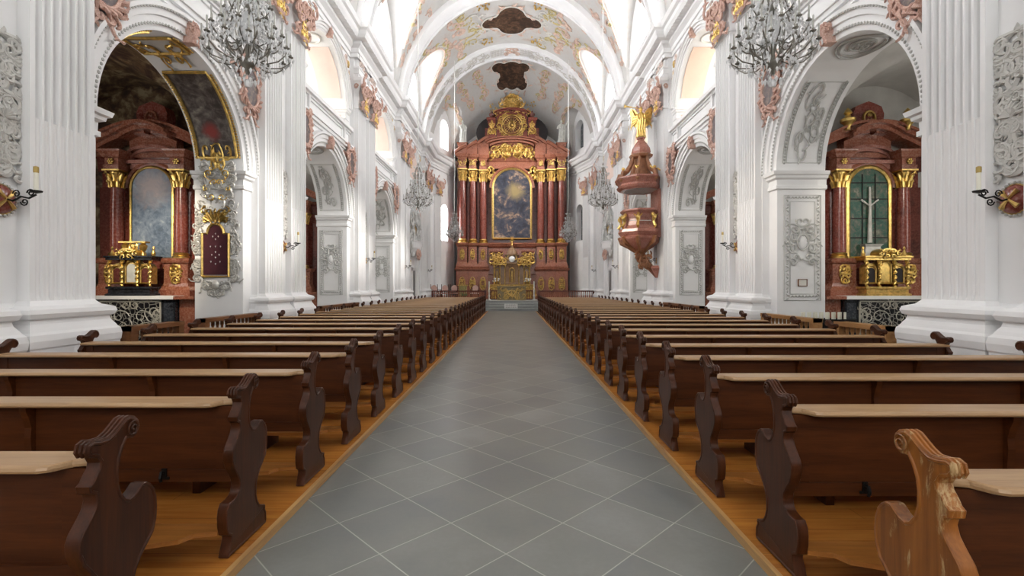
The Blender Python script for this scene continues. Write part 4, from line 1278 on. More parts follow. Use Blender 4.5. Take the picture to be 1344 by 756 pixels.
        mb.rects([(2.26,-.2,.2,-.5,-.34),(2.5,-.17,.17,-.48,-.34),(2.56,-.22,.22,-.52,-.34)]); mb.build('pale_crucifix', SKINST, r)
    return r
def make_tabernacle(name, label, dark):
    """three arched gilt niches between twisted colonnettes, on the altar slab"""
    r = thing(name, label, 'tabernacle')
    A = BLACKM if dark else GOLD
    mb = MB(); mb.rects([(0,-.50,.50,-.22,.12),(.04,-.50,.50,-.22,.12),(.06,-.46,.46,-.18,.10),(.14,-.46,.46,-.18,.10),(.16,-.49,.49,-.21,.12),(.20,-.49,.49,-.21,.12)]); mb.build('plinth', A if dark else GOLDM, r)
    for x in (-.45,-.17,.17,.45):
        mb = MB(); mb.tube([(x+.016*cos(i*.9),-.17+.016*sin(i*.9),.20+.54*i/34) for i in range(35)], .026, 6); mb.lathe([(.035,.26),(.04,.29),(.024,.30)],(x,-.14,0),8); mb.lathe([(.024,.72),(.04,.76),(.045,.80)],(x,-.14,0),8); mb.build('twisted_colonnette', GOLD, r)
    for x,w,h in ((-.31,.10,.40),(0,.125,.50),(.31,.10,.40)):
        mb = MB(); mb.prism(arch_poly(w+.03,.26,.26+h-w+.03), -.10,.08, lambda p,q,t_: (x+p,t_,q)); n_ = mb.build('niche', GOLDM, r)
        mb = MB(); mb.prism(arch_poly(w*.75,.30,.26+h-w-.02), -.115,-.10, lambda p,q,t_: (x+p,t_,q)); mb.build('niche_panel', (REDMD if dark else DARKN) if x else (SKINST if dark else GOLD), n_)
        a = arch_poly(w,.28,.26+h-w); mb = MB(); mb.tube([(x+u,-.115,v) for u,v in a+a[:1]], .014, 5); mb.build('niche_border', GOLD, n_)
    mb = MB(); mb.rects([(.79,-.50,.50,-.20,.10),(.83,-.50,.50,-.20,.10),(.85,-.53,.53,-.23,.12),(.88,-.53,.53,-.23,.12)]); mb.build('cornice', A, r)
    mb = MB(); rings = [[(u,-.24,z),(u,.08,z),(u,.08,z+.05),(u,-.24,z+.05)] for u,z in seg_arc(.20,.88,.12)]; mb.loft(rings, True, False)
    for e in (-1,1):
        mb.lathe([(.03,.88),(.045,.93),(.03,.98),(.012,1.02),(.03,1.05),(.01,1.10)], (e*.46,-.06,0), 8)
    mb.build('gilt_finials', GOLD, r); mb = MB()
    rocaille(mb, .4, .16, 3, 4, .016, lambda u,v,d: (u,-.25-d,.92+v), size=(.5,.9)); mb.build('gilt_crest', GOLD, r)
    if dark:
        mb = MB(); mb.tube([(.09*sin(2*PI*i/20)*1.0,-.05,1.10+.10*cos(2*PI*i/20)) for i in range(21)], .02, 5); mb.ball((0,-.05,1.10),.06,.03,.07)
        for e in (-1,1): mb.lathe([(.05,.9),(.03,.98),(.07,1.05),(.08,1.12),(.04,1.16),(.09,1.2)], (e*.2,-.02,0), 8)
        mb.box(-.3,.3,-.1,.05,1.18,1.21); mb.build('gilt_reliquary', GOLD, r)
    return r
for s in (-1,1):
    lab = ('red marble side altar with blue-grey arched altarpiece in the chapel on the relic board side' if s<0 else
           'red marble side altar with gilt urns and green altarpiece in the pulpit side chapel')
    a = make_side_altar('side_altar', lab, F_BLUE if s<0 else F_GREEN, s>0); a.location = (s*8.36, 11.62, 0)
    a['group'] = 'side altars in the chapels'
    t_ = make_tabernacle('tabernacle', ('black and gilt tabernacle with three niches on the relic board side altar' if s<0 else 'gilt tabernacle with twisted colonnettes on the pulpit side altar'), s<0)
    t_.location = (s*8.36-(.05 if s<0 else .03), 11.62-.77, 1.378)
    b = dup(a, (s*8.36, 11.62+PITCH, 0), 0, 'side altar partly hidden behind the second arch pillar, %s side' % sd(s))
# ------------------------------------------------------------------ high altar
HY = 36.0
r = thing('high_altar', 'towering red marble and gilt high altar with six columns and sunburst clock-like medallion', 'altar', (0, HY, .62))
Z0 = .62
def hz(z): return z - Z0
def part(mb, name, mat, par=None): return mb.build(name, mat, par or r)
HT = lambda mb: setattr(mb, 'T', lambda p: (p[0], p[1], p[2]-Z0)) or mb
def NB(): return HT(MB())
CX = [2.13, 2.88, 3.62]
CY = [-.05, -.25, -.45]
mb = NB(); mb.box(-4.1,4.1,.35,.9,.62,11.0); mb.box(-1.9,1.9,.15,.4,.62,5.0); part(mb, 'back_wall_of_marble', REDMD)
for e in (-1,1):
    mb = NB()
    for k,(x,y) in enumerate(zip(CX,CY)):
        w = .37 if k < 2 else .42
        mb.rects([(z,e*x-w-g,e*x+w+g,y-.42-g,.5) for z,g in ((.62,.08),(.78,.08),(.82,.02),(2.65,.02),(2.70,.07),(2.78,.12),(2.86,.14),(2.9,.0))])
    part(mb, 'lower_pedestal', REDM2)
    mb = NB()
    for k,(x,y) in enumerate(zip(CX,CY)):
        w = .31 if k < 2 else .35
        mb.rects([(z,e*x-w-g,e*x+w+g,y-.36-g,.5) for z,g in ((2.9,.10),(3.0,.12),(3.2,.05),(3.35,.0),(4.45,.0),(4.5,.05),(4.6,.10),(4.7,.12),(4.74,.0))])
    part(mb, 'upper_pedestal', REDM2)
    for k,(x,y) in enumerate(zip(CX,CY)):
        w = .37 if k < 2 else .42
        for z,hh,ww in ((1.75,.95,.42),(3.9,.75,.30)):
            yy = y-.42-.03 if z < 3 else y-.37
            mb = NB(); mb.tube([(e*x+ww*.5*cos(2*PI*i/20), yy, z+hh*.5*sin(2*PI*i/20)) for i in range(21)], .035, 5)
            rocaille(mb, ww*.6, hh*.7, 3, k+3, .04, lambda u,v,d: (e*x+u, yy-d, z+v), size=(.6,.95), proud=1.4); part(mb, 'gilt_medallion', GOLDH)
        mb = NB(); mb.lathe([(.34,4.74),(.35,4.82),(.28,4.88),(.32,4.95),(.26,5.05)], (e*x,y,0), 16); part(mb, 'gilt_column_base', GOLDH)
        mb = NB(); mb.lathe([(.245,5.02),(.25,6.5),(.235,8.2),(.21,9.3)], (e*x,y,0), 20); part(mb, 'column', REDM)
        mb = NB(); capital_c(mb, e*x, y, 9.25, 10.15, .22); part(mb, 'gilt_capital', GOLDH)
        mb = NB(); mb.rects([(z,e*x-w_,e*x+w_,y-w_,.5) for z,w_ in ((10.15,.27),(10.4,.28),(10.42,.25),(10.8,.25),(10.84,.30),(10.95,.34),(11.0,.42),(11.15,.48),(11.2,.5),(11.24,.3))]); part(mb, 'entablature_block', REDM2)
        mb = NB(); rocaille(mb, .34,.3,2,8+k,.035,lambda u,v,d:(e*x+u,y-.27-d,10.6+v),size=(.6,.95)); part(mb, 'pale_rosette', GOLDM)
mb = NB(); mb.rects([(z,-1.9,1.9,-g,.5) for z,g in ((10.3,.05),(10.6,.06),(10.62,.0),(10.8,.0),(10.85,.1),(11.0,.2),(11.15,.28),(11.2,.3))]); part(mb, 'architrave', REDM2)
for e in (-1,1):     # behind the columns
    mb = NB()
    for x in (2.5,3.25,3.98): mb.box(e*x-.09,e*x+.09,-.0,.4,4.74,10.2)
    part(mb, 'recessed_pilaster', REDMD)
# sweeping broken pediment and its slopes
for e in (-1,1):
    mb = NB()
    for k,(xa,xb,za,zb,dp) in enumerate(((4.2,3.3,11.2,11.72,.95),(3.3,2.55,11.62,12.05,.75),(2.55,1.7,12.0,12.45,.55))):
        n = 8; rings = []
        for i in range(n+1):
            q = i/n; x = e*(xa+(xb-xa)*q); z = za+(zb-za)*math.sin(PI/2*q*.8)/math.sin(PI/2*.8)
            rings.append([(x,-dp,z-.05),(x,.4,z-.05),(x,.4,z+.22),(x,-dp+.05,z+.22),(x,-dp-.06,z+.12)])
        mb.loft(rings, True, False)
        mb.box(min(e*xa,e*xb), max(e*xa,e*xb), -dp+.12,.4, 11.1, za+.1)
        mb.prism([(e*xa,11.1),(e*xb,11.1),(e*xb,zb),(e*(xa*.6+xb*.4),za+.2)], -dp+.15,.4, lambda p,q,t_: (p,t_,q))
    part(mb, 'pediment_slope', REDM2)
mb = NB()
for (hw,z0,ri,th,dp) in ((1.75,11.65,.50,.14,.55),(1.95,11.80,.52,.12,.68),(2.1,11.92,.54,.08,.76)):
    rings = [[(u,-dp,z),(u,.3,z),(u,.3,z+th),(u,-dp,z+th)] for u,z in seg_arc(hw,z0,ri,20,.12,.88)]; mb.loft(rings, True, False)
mb.prism([(-1.7,11.2)]+seg_arc(1.7,11.62,.52)+[(1.7,11.2)], -.30,.3, lambda p,q,t_: (p,t_,q)); part(mb, 'curved_cornice', REDM2)
mb = NB(); rocaille(mb, 2.9, .75, 26, 55, .04, lambda u,v,d: (u,-.36-d,11.62+v-.12*u*u), size=(.3,.55), proud=1.6); rocaille(mb, 1.1, .7, 9, 56, .04, lambda u,v,d: (u,-.42-d,11.6+v), size=(.5,.9), proud=1.6); part(mb, 'gilt_cartouche', GOLDH)
# attic with sunburst medallion
mb = NB(); mb.box(-1.15,1.15,-.1,.5,12.3,14.2); mb.prism(seg_arc(1.15,14.2,.45), -.1,.5, lambda p,q,t_: (p,t_,q))
for e in (-1,1):
    mb.rects([(z,min(e*1.2,e*(1.75+g)),max(e*1.2,e*(1.75+g)),-.3-g,.4) for z,g in ((12.4,.05),(12.55,.0),(13.75,.0),(13.8,.08),(13.95,.14),(14.05,.02))])
    mb.rects([(z,min(e*1.75,e*2.0),max(e*1.75,e*2.0),-.1,.3) for z in (12.4,13.3)])
for (hw,z0,ri,th,dp) in ((1.2,14.15,.40,.10,.3),(1.35,14.23,.42,.08,.4)):
    rings = [[(u,-dp,z),(u,.3,z),(u,.3,z+th),(u,-dp,z+th)] for u,z in seg_arc(hw,z0,ri,16,.08,.92)]; mb.loft(rings, True, False)
att = part(mb, 'attic', REDM)
mb = NB(); mb.prism([(2.85*cos(2*PI*i/32), 13.1+1.6*sin(2*PI*i/32)) for i in range(32)], .45,.55, lambda p,q,t_: (p*.95,t_,q)); part(mb, 'dark_backing_panel', DARKN)
mb = NB(); mb.prism([(.82*cos(2*PI*i/32),13.5+.82*sin(2*PI*i/32)) for i in range(32)],-.16,-.09,lambda p,q,t_:(p,t_,q)); part(mb,'medallion_ground',REDMD)
mb = NB()
for R,q in ((.76,.06),(.60,.03),(.22,.05)): mb.tube([(R*cos(2*PI*i/32),-.2,13.5+R*sin(2*PI*i/32)) for i in range(33)], q, 6)
for i in range(20):
    a = 2*PI*i/20; mb.tube([(.26*cos(a),-.2,13.5+.26*sin(a)),(.56*cos(a),-.2,13.5+.56*sin(a))],[.035,.015],5)
mb.ball((0,-.2,13.5),.13,.08,.13,10,6)
rocaille(mb, 2.0, 1.7, 16, 57, .035, lambda u,v,d: (u,-.12-d,13.45+v), inside=lambda u,v: .78 < math.hypot(u,v) < 1.0, size=(.12,.2), proud=1.5); part(mb, 'sunburst_medallion', GOLDH)
for e in (-1,1):
    mb = NB(); rocaille(mb,.36,.8,4,58,.045,lambda u,v,d:(e*1.48+u,-.34-d,13.2+v),size=(.6,.9),proud=1.4); part(mb, 'gilt_console', GOLDH)
    mb = NB(); mb.lathe([(.10,14.05),(.12,14.1),(.2,14.25),(.22,14.35),(.1,14.45),(.03,14.6)],(e*1.5,-.05,0),10); part(mb, 'marble_urn', REDMD)
mb = NB()
out = [(-1.5,14.30),(-1.0,14.75),(-.75,15.1),(-.45,15.5),(0,15.8),(.45,15.5),(.75,15.1),(1.0,14.75),(1.5,14.30),(.9,14.55),(0,14.72),(-.9,14.55)]
mb.prism([(x*.62,14.35+(z-14.35)*.8) for x,z in out], -.1,.1, lambda p,q,t_: (p,t_,q))
rocaille(mb, 2.5, 1.4, 24, 60, .036, lambda u,v,d: (u,-.14-d,15.05+v), inside=lambda u,v: abs(u) < 1.25*(.75-v)/1.4+.12 and 15.05+v > 14.62-.15*abs(u), size=(.18,.34), proud=2.2)
for k in range(13):
    a = PI*k/12; mb.tube([(.25*cos(a),-.2,14.9+.25*sin(a)),(.5*cos(a),-.3,14.9+.55*sin(a)),(.62*cos(a),-.2,14.9+.75*sin(a))],[.05,.06,.02],5)
part(mb, 'gilt_crown', GOLDH)
# great altarpiece
mb = NB(); mb.prism(arch_poly(1.36,5.15,8.85,28), -.10,.16, lambda p,q,t_: (p,t_,q)); part(mb, 'altarpiece_painting', F_MAIN)
a = arch_poly(1.42,5.10,8.85,28); mb = NB(); mb.tube([(u,-.12,v) for u,v in a+a[:1]], .09, 6); part(mb, 'gilt_frame', GOLDM)
a = arch_poly(1.60,5.2,8.85,28)[2:]; mb = NB(); mb.tube([(u,-.14,v) for u,v in a], .10, 6); part(mb, 'arched_moulding', REDM2)
mb = NB()
for e in (-1,1):
    mb = NB(); rocaille(mb, .9,.9,7,61,.05,lambda u,v,d:(e*1.5+e*u,-.12-d,9.95+v),mirror=False,size=(.3,.5),proud=1.5)
    part(mb, 'gilt_spandrel', GOLDH)
# predella zone and steps
mb = NB(); mb.rects([(z,-1.75,1.75,-g,.3) for z,g in ((.62,.3),(2.4,.3),(2.45,.2),(4.4,.15),(4.5,.3),(4.7,.4),(4.78,.2))])
for e in (-1,1): mb.rects([(z,min(e*.7,e*1.6),max(e*.7,e*1.6),-.6-g,0) for z,g in ((3.2,.0),(3.3,.05),(3.35,.0),(4.0,.0),(4.05,.06),(4.15,.08))])
part(mb, 'predella', REDM2)
mb = NB()
for e in (-1,1): rocaille(mb,.8,.6,6,62,.05,lambda u,v,d:(e*1.15+u,-.65-d,3.68+v),size=(.4,.8),proud=1.5)
part(mb, 'gilt_relief', GOLDH)

# statues on the pediment
def robed_figure(name, label, cat, mat, H=1.9, arm=1, hair=None):
    r = thing(name, label, cat); k = H/1.9
    mb = MB()
    # one continuous robed body: feet to crown, swaying
    prof = [(0,.30,.24,0,0),(.12,.29,.23,0,0),(.35,.25,.20,.01,0),(.65,.23,.19,.03,0),(.9,.235,.19,.04,0),(1.08,.18,.145,.03,0),(1.25,.215,.155,.01,0),(1.42,.235,.15,0,0),(1.52,.17,.12,0,0),(1.57,.07,.07,0,0),(1.62,.06,.065,0,0),(1.67,.085,.095,0,0),(1.75,.10,.115,0,0),(1.83,.095,.11,0,0),(1.90,.05,.06,0,0),(1.915,.005,.005,0,0)]
    rings = []
    for z,rx,ry,dx,dy in prof:
        rr = []
        for j in range(20):
            a = 2*PI*j/20; f = 1+ (.10*sin(5*a+z*3) if z < 1.1 else 0)
            rr.append((k*(dx+rx*f*cos(a)), k*(dy+ry*f*sin(a)), k*z))
        rings.append(rr)
    mb.loft(rings, True, True)
    for e in (-1,1):
        if e == arm: pts = [(e*.20,0,1.43),(e*.36,-.10,1.45),(e*.46,-.22,1.62),(e*.50,-.28,1.68)]
        else: pts = [(e*.20,0,1.43),(e*.30,-.05,1.20),(e*.22,-.24,1.12),(e*.16,-.30,1.14)]
        mb.tube([tuple(k*c for c in p) for p in pts],[.075*k,.065*k,.045*k,.035*k],7)
        hx,hy,hz_ = pts[-1]
        for f in range(5): mb.tube([(k*hx,k*hy,k*hz_),(k*(hx+e*.015*(f-2)),k*(hy-.05),k*(hz_+.03*(f-2)*.5+.02)),(k*(hx+e*.02*(f-2)),k*(hy-.08),k*(hz_+.01*(f-2)))],[.016*k,.012*k,.007*k],4)
    mb.ball((0,-.115*k,1.745*k), .016*k,.03*k,.03*k, 6, 4)
    for e in (-1,1): mb.ball((e*.035*k,-.105*k,1.77*k), .014*k,.01*k,.01*k,6,4); mb.ball((e*.1*k,0,1.75*k), .015*k,.02*k,.03*k,6,4)
    mb.build('body', mat, r)
    mb = MB()
    for q in range(4):
        x0 = -.22+.14*q
        mb.tube([(k*(x0+.02),-.16*k,1.4*k),(k*(x0+.08),-.24*k,1.0*k),(k*(x0+.02),-.25*k,.5*k),(k*(x0+.06),-.26*k,.08*k)],[.03*k,.05*k,.045*k,.03*k],6)
    mb.tube([(-.24*k,-.05*k,1.4*k),(-.05*k,-.22*k,1.15*k),(.26*k,-.16*k,.85*k),(.28*k,.0,.55*k)],[.05*k,.07*k,.06*k,.02*k],6)
    mb.build('draped_cloak', mat, r)
    mb = MB(); mb.ball((0,.03*k,1.80*k), .112*k,.12*k,.12*k, 10, 6); mb.build('hair', hair or mat, r)
    return r
for e,lab in ((-1,'pale robed statue on the high altar cornice, side away from the pulpit'),(1,'pale robed statue on the high altar cornice, pulpit side')):
    st = robed_figure('saint_statue', lab, 'statue', SKINST, 1.75, e, m_plain('dark_hair',(.08,.05,.04),.7)); st.location = (e*3.62, HY-.35, 12.06)
    mb = MB(); mb.rects([(-.30,-.34,.34,-.34,.30),(-.06,-.34,.34,-.34,.30),(-.04,-.4,.4,-.4,.34),(.0,-.4,.4,-.4,.34)]); mb.build('marble_plinth', REDM2, st)
    st['group'] = 'statues on the high altar'
# gilt tabernacle on the high altar
r = thing('altar_tabernacle', 'large gilt tabernacle with niches and candle columns below the great altarpiece', 'tabernacle', (0,34.95,0))
mb = MB(); mb.rects([(z,-1.5-g,1.5+g,-.3-g,.45) for z,g in ((.62,.0),(1.5,.0),(1.56,.06),(1.68,.08),(1.7,.0))]); mb.build('altar_table', GOLDM, r)
mb = MB(); rocaille(mb, 2.9,.7,14,70,.05,lambda u,v,d:(u,-.32-d,1.12+v),size=(.5,.9),proud=1.4); mb.build('gilt_front_relief', GOLDH, r)
mb = MB()
mb.rects([(z,-1.35,1.35,-.1,.45) for z in (1.7,3.0)]); mb.rects([(z,-.42-g,.42+g,-.3-g,.4) for z,g in ((1.7,.05),(1.85,.05),(1.9,0),(3.0,0),(3.1,.06),(3.2,.1),(3.25,0),(3.7,0),(3.75,.08),(3.85,.1)) ])
mb.lathe([(.40,3.85),(.36,4.05),(.22,4.25),(.10,4.35),(.12,4.42),(.02,4.5)], (0,0,0), 12)
mb.build('tabernacle_body', m_marble('brown_marble',(.13,.06,.03),(.27,.15,.08),(.48,.36,.22),4,.3,.4), r)
mb = MB()
for x in (-1.28,-.86,-.5,.5,.86,1.28):
    mb.lathe([(.05,1.7),(.06,1.78),(.035,1.82),(.045,2.2),(.035,2.9),(.07,3.02),(.08,3.08)], (x,-.22,0), 8)
mb.box(-1.4,-.45,-.3,.1,3.08,3.18); mb.box(.45,1.4,-.3,.1,3.08,3.18)
for x in (-1.07,0,1.07):
    a = arch_poly(.16,1.8,2.7); mb.tube([(x+u,-.14 if x else -.33,v) for u,v in a+a[:1]], .035, 5)
    mb.tube([(x,-.2 if x else -.38,1.85),(x,-.22 if x else -.42,2.3),(x,-.2 if x else -.38,2.65)],[.08,.06,.04],6)
rocaille(mb, 2.6,.4,10,71,.04,lambda u,v,d:(u,-.33-d,3.36+v),size=(.6,.95),proud=1.4); mb.build('gilt_niches', GOLDH, r)
mb = MB(); mb.lathe([(.20,0),(.22,.03),(.10,.06),(0,.06)], (0,0,0), 16); mb.v = [(x,-z-.36,y+3.5) for x,y,z in mb.v]; mb.build('silver_host_disc', SILVER, r)
mb = MB(); mb.lathe([(.03,4.5),(.08,4.55),(.03,4.65),(.05,4.75),(.02,4.8)],(0,-.02,0),8); 
for k in range(12): a = 2*PI*k/12; mb.tube([(0,-.02,4.95),(.20*cos(a),-.02,4.95+.24*sin(a))],[.03,.01],4)
mb.build('monstrance', GOLDH, r)
for e in (-1,1):
    fl = thing('flower_arrangement', 'white flower arrangement beside the gilt tabernacle, %s' % ('pulpit side' if e>0 else 'side away from the pulpit'), 'flowers', (e*1.12,34.80,1.7)); mb = MB()
    rd = random.Random(4)
    mb.lathe([(.08,0),(.10,.1),(.13,.16),(.05,.16)], (0,0,0), 8); mb.build('vase', BRASS, fl); mb = MB()
    for i in range(26): a = rd.uniform(0,6.28); q = rd.uniform(0,.28); mb.ball((q*cos(a),q*sin(a)*.6,.2+rd.uniform(0,.22)), .06, n=6, m=4)
    mb.build('blossoms', FLOWER, fl)
# front altar
r = thing('front_altar', 'bronze-coloured free-standing altar table at the head of the chancel steps', 'altar', (-.02,33.0,.62))
mb = MB(); mb.rects([(z,-.95-g,.95+g,-.4-g,.4+g) for z,g in ((0,.03),(.08,.03),(.1,0),(.86,0),(.88,.06),(.96,.06))]); mb.build('altar_block', m_marble('bronze_altar',(.12,.08,.03),(.26,.19,.08),(.42,.33,.16),4,.35,.4), r)
mb = MB(); rocaille(mb,1.7,.6,10,75,.03,lambda u,v,d:(u,-.41-d,.48+v),size=(.4,.8)); mb.build('front_relief', GOLDM, r)
for k,x in enumerate((-1.52,1.48)):
    r = thing('altar_candlestick', 'tall white candlestick at the %s end of the chancel steps' % ('pulpit' if k else 'relic board side'), 'candlestick', (x,32.2,.62)) 
    mb = MB(); mb.lathe([(.14,0),(.15,.04),(.06,.1),(.05,.2),(.07,.3),(.04,.4),(.05,.6),(.08,.66)], (0,0,0), 10); mb.build('stand', SKINST, r)
    mb = MB(); mb.lathe([(.035,.66),(.035,1.25),(.01,1.28)], (0,0,0), 8); mb.build('candle', WAX, r)
r = thing('step_sign', 'small white printed sign standing on the chancel steps', 'sign', (-.05,30.70,.155))
mb = MB(); mb.box(-.42,.42,-.03,.0,.0,.30); mb.build('sign_board', LINEN, r)
mb = MB(); rd = random.Random(2)
for i in range(3):
    x = -.34
    while x < .30:
        w = rd.uniform(.04,.12); mb.box(x,min(x+w,.34),-.032,-.03,.06+.08*i,.09+.08*i); x += w+.03
mb.build('sign_lettering', m_plain('sign_ink',(.35,.33,.30),.8), r)
# chancel rail with balusters
def rail(name, label, x0, x1, y, z, h, mat, bmat, nb, posts=True, group=None, along='x', bh=None):
    r = thing(name, label, 'balustrade', (0,0,0), 0, group)
    def A(a, b, c0, c1, z0, z1):
        m = MB()
        if along == 'x': m.box(a,b,y+c0,y+c1,z0,z1)
        else: m.box(y+c0,y+c1,a,b,z0,z1)
        return m
    m = A(x0,x1,-.09,.09,z+h-.07,z+h); m.build('top_rail', mat, r)
    m = A(x0,x1,-.07,.07,z,z+.07); m.build('bottom_rail', mat, r)
    if posts:
        for a in (x0, x1-.12): A(a,a+.12,-.08,.08,z+.0,z+h-.0).build('post', mat, r)
    first = None
    for i in range(nb):
        q = x0+.2+(x1-x0-.4)*i/(nb-1)
        if first is None:
            m = MB(); H = h-.14; m.lathe([(.03,0),(.03,H*.1),(.02,H*.14),(.045,H*.35),(.035,H*.5),(.018,H*.62),(.025,H*.8),(.02,H*.88),(.032,H*.92),(.032,H)], (0,0,0), 8)
            o = m.build('baluster', bmat, r); first = o
        else: o = first.copy(); COL.objects.link(o); o.parent = r
        o.location = (q,y,z+.07) if along == 'x' else (y,q,z+.07)
    return r
rail('communion_rail', 'dark red-brown baluster rail across the chancel on the side away from the pulpit', -5.3, -1.7, 32.0, .62, .66, REDMD, REDM2, 26, group='chancel rails')
rail('communion_rail', 'dark red-brown baluster rail across the chancel on the pulpit side', 1.7, 5.45, 32.0, .62, .66, REDMD, REDM2, 28, group='chancel rails')
rail('communion_rail', 'short baluster rail behind the free-standing front altar', -1.6, 1.6, 33.9, .62, .66, REDMD, REDM2, 18, group='chancel rails')
for s in (-1,1):
    for (a,b,q) in ((6.85,7.95,'nearer'),(8.5,10.3,'farther')):
        rail('chapel_balustrade', 'wooden balustrade closing the chapel on the %s side, %s part' % (sd(s), q), a, b, s*5.42, 0, 1.02, RAILW if s<0 else RAILL, RAILW if s<0 else RAILL, 7 if q=='nearer' else 11, group='chapel balustrades', along='y')
    rail('chapel_balustrade', 'wooden balustrade before the second chapel on the %s side' % sd(s), 13.7, 17.0, s*5.42, 0, 1.02, RAILW, RAILW, 16, group='chapel balustrades', along='y')
# chairs and lectern in the chancel
def make_chair():
    r = thing('choir_chair', None, 'chair'); w=.24
    for ex in (-1,1):
        for ey in (-1,1):
            mb = MB(); mb.tube([(ex*w,ey*.22,0),(ex*w*.95,ey*.21,.25),(ex*w,ey*.22,.45)], [.022,.028,.03], 6)
            if ey > 0: mb.tube([(ex*w,.22,.45),(ex*w,.26,1.08)], [.028,.02], 6)
            mb.build('leg', DWOODX, r)
    mb = MB(); mb.rects([(.42,-.26,.26,-.25,.25),(.46,-.27,.27,-.26,.26),(.50,-.25,.25,-.24,.24),(.51,-.2,.2,-.2,.2)]); mb.build('seat', PINKF, r)
    mb = MB(); mb.prism([(-.19,.60),(.19,.60),(.20,.88),(.10,1.0),(0,1.03),(-.10,1.0),(-.20,.88)], .20,.26, lambda p,q,t_: (p,t_+(q-.6)*.08,q)); mb.build('backrest', PINKF, r)
    for ex in (-1,1):
        mb = MB(); mb.tube([(ex*w,.24,.72),(ex*(w+.03),.0,.74),(ex*(w+.02),-.2,.70),(ex*w,-.2,.45)], .02, 5); mb.build('armrest', DWOODX, r)
    return r
ch = None
for i,(x,y,rz,w_) in enumerate(((-5.2,32.9,.5,'in the corner by the chancel wall'),(-4.55,32.9,.1,'second from the chancel wall'),(-3.55+.25-.35,33.3,0,'beside the gilt lectern'),(-2.55,33.2,-.1,'between the lectern and the candlestick'))):
    if i == 2: x = -4.0
    if ch is None: ch = make_chair(); p = ch; p.location = (x,y,.62); p.rotation_euler = (0,0,rz)
    else: p = dup(ch, (x,y,.62), rz)
    p['label'] = 'pink upholstered wooden chair in the chancel, %s' % w_; p['group'] = 'chairs in the chancel'
r = thing('lectern', 'gilt draped lectern with greenery in front of it in the chancel', 'lectern', (-3.3,32.7,.62))
mb = MB(); mb.rects([(0,-.3,.3,-.2,.2),(.06,-.3,.3,-.2,.2),(.08,-.22,.22,-.15,.15),(.95,-.26,.26,-.18,.18),(1.0,-.34,.34,-.24,.24),(1.04,-.34,.34,-.24,.24)]); mb.build('lectern_body', GOLDM, r)
mb = MB(); mb.box(-.26,.26,-.21,-.19,.15,1.0); mb.build('cloth_front', m_plain('gold_green_cloth',(.32,.28,.10),.7,nz=.4,scale=14), r)
r = thing('green_plant', 'small green plant standing in front of the gilt lectern', 'plant', (-3.15,32.3,.62))
mb = MB(); mb.lathe([(.09,0),(.12,.18),(.10,.18),(0,.17)],(0,0,0),10); mb.build('pot', BRASS, r)
mb = MB(); rd = random.Random(9)
for i in range(26):
    a = rd.uniform(0,6.28); L = rd.uniform(.15,.3); mb.tube([(0,0,.16),(L*.5*cos(a),L*.5*sin(a),.3+rd.uniform(0,.1)),(L*cos(a),L*sin(a),.3+rd.uniform(-.05,.2))],[.01,.03,.004],4)
mb.build('leaves', GREEN, r)

# ------------------------------------------------------------------ pulpit
px, py = 4.92, 18.35
r = thing('pulpit', 'hanging red-brown marble pulpit basket with gilt masks on the pier', 'pulpit', (px,py,0))
def octring(rd_, z, n=8, c=(0,0)): return [(min(.61,c[0]+rd_*cos(PI/8+2*PI*i/n)), c[1]+rd_*sin(PI/8+2*PI*i/n), z) for i in range(n)]
mb = MB(); mb.loft([octring(a,z) for a,z in ((.30,2.95),(.46,3.05),(.66,3.22),(.78,3.35),(.80,3.42),(.74,3.46),(.80,3.52),(.86,3.60),(.84,3.70),(.74,3.75),(.66,3.85),(.64,4.1),(.66,4.25),(.70,4.32),(.78,4.38),(.78,4.44),(.70,4.46),(.64,4.46),(.64,4.2)) ]); mb.build('basket', PMARB, r)
for k in range(1,7):
    a = PI/8+2*PI*k/8
    mb = MB(); c,s_ = cos(a), sin(a)
    mb.tube([(.68*c,.68*s_,4.28),(.78*c,.78*s_,4.15),(.74*c,.74*s_,3.95),(.84*c,.84*s_,3.8),(.76*c,.76*s_,3.72)],[.05,.09,.05,.06,.03],6)
    mb.ball((.80*c,.80*s_,4.12),.07,.07,.09); mb.tube([(.74*c-.1*s_,.74*s_+.1*c,4.18),(.80*c-.16*s_,.80*s_+.16*c,4.24)],[.03,.01],5); mb.tube([(.74*c+.1*s_,.74*s_-.1*c,4.18),(.80*c+.16*s_,.80*s_-.16*c,4.24)],[.03,.01],5); mb.build('gilt_mask', GOLD, r)
BR = m_plain('carved_brown', (.30,.13,.06), .4, nz=.3, scale=6)
mb = MB()
for k in range(1,7):
    a = PI/8+2*PI*k/8; c,s_ = cos(a), sin(a)
    mb.tube([(.82*c,.82*s_,3.44),(.72*c,.72*s_,3.22),(.46*c,.46*s_,3.08),(.26*c,.26*s_,2.92),(.12*c,.12*s_,2.84)],[.07,.09,.08,.06,.03],6)
mb.lathe([(.34,3.0),(.25,2.9),(.16,2.82),(.18,2.76),(.14,2.72)], (0,0,0), 12)
mb.tube([(0,0,2.78),(.04,0,2.62),(.12,0,2.50),(.28,0,2.36),(.42,0,2.24)],[.16,.22,.17,.16,.12],8)
mb.tube([(.05,-.1,2.62),(.2,-.16,2.5),(.3,-.14,2.35)],[.06,.1,.04],6); mb.tube([(-.02,-.12,2.7),(-.16,-.1,2.6),(-.12,-.08,2.5)],[.05,.08,.03],6)
rocaille(mb,.5,.5,5,41,.035,lambda u,v,d:(.05+u,-.2-d,2.55+v),size=(.3,.6)); mb.build('carved_pendant', BR, r)
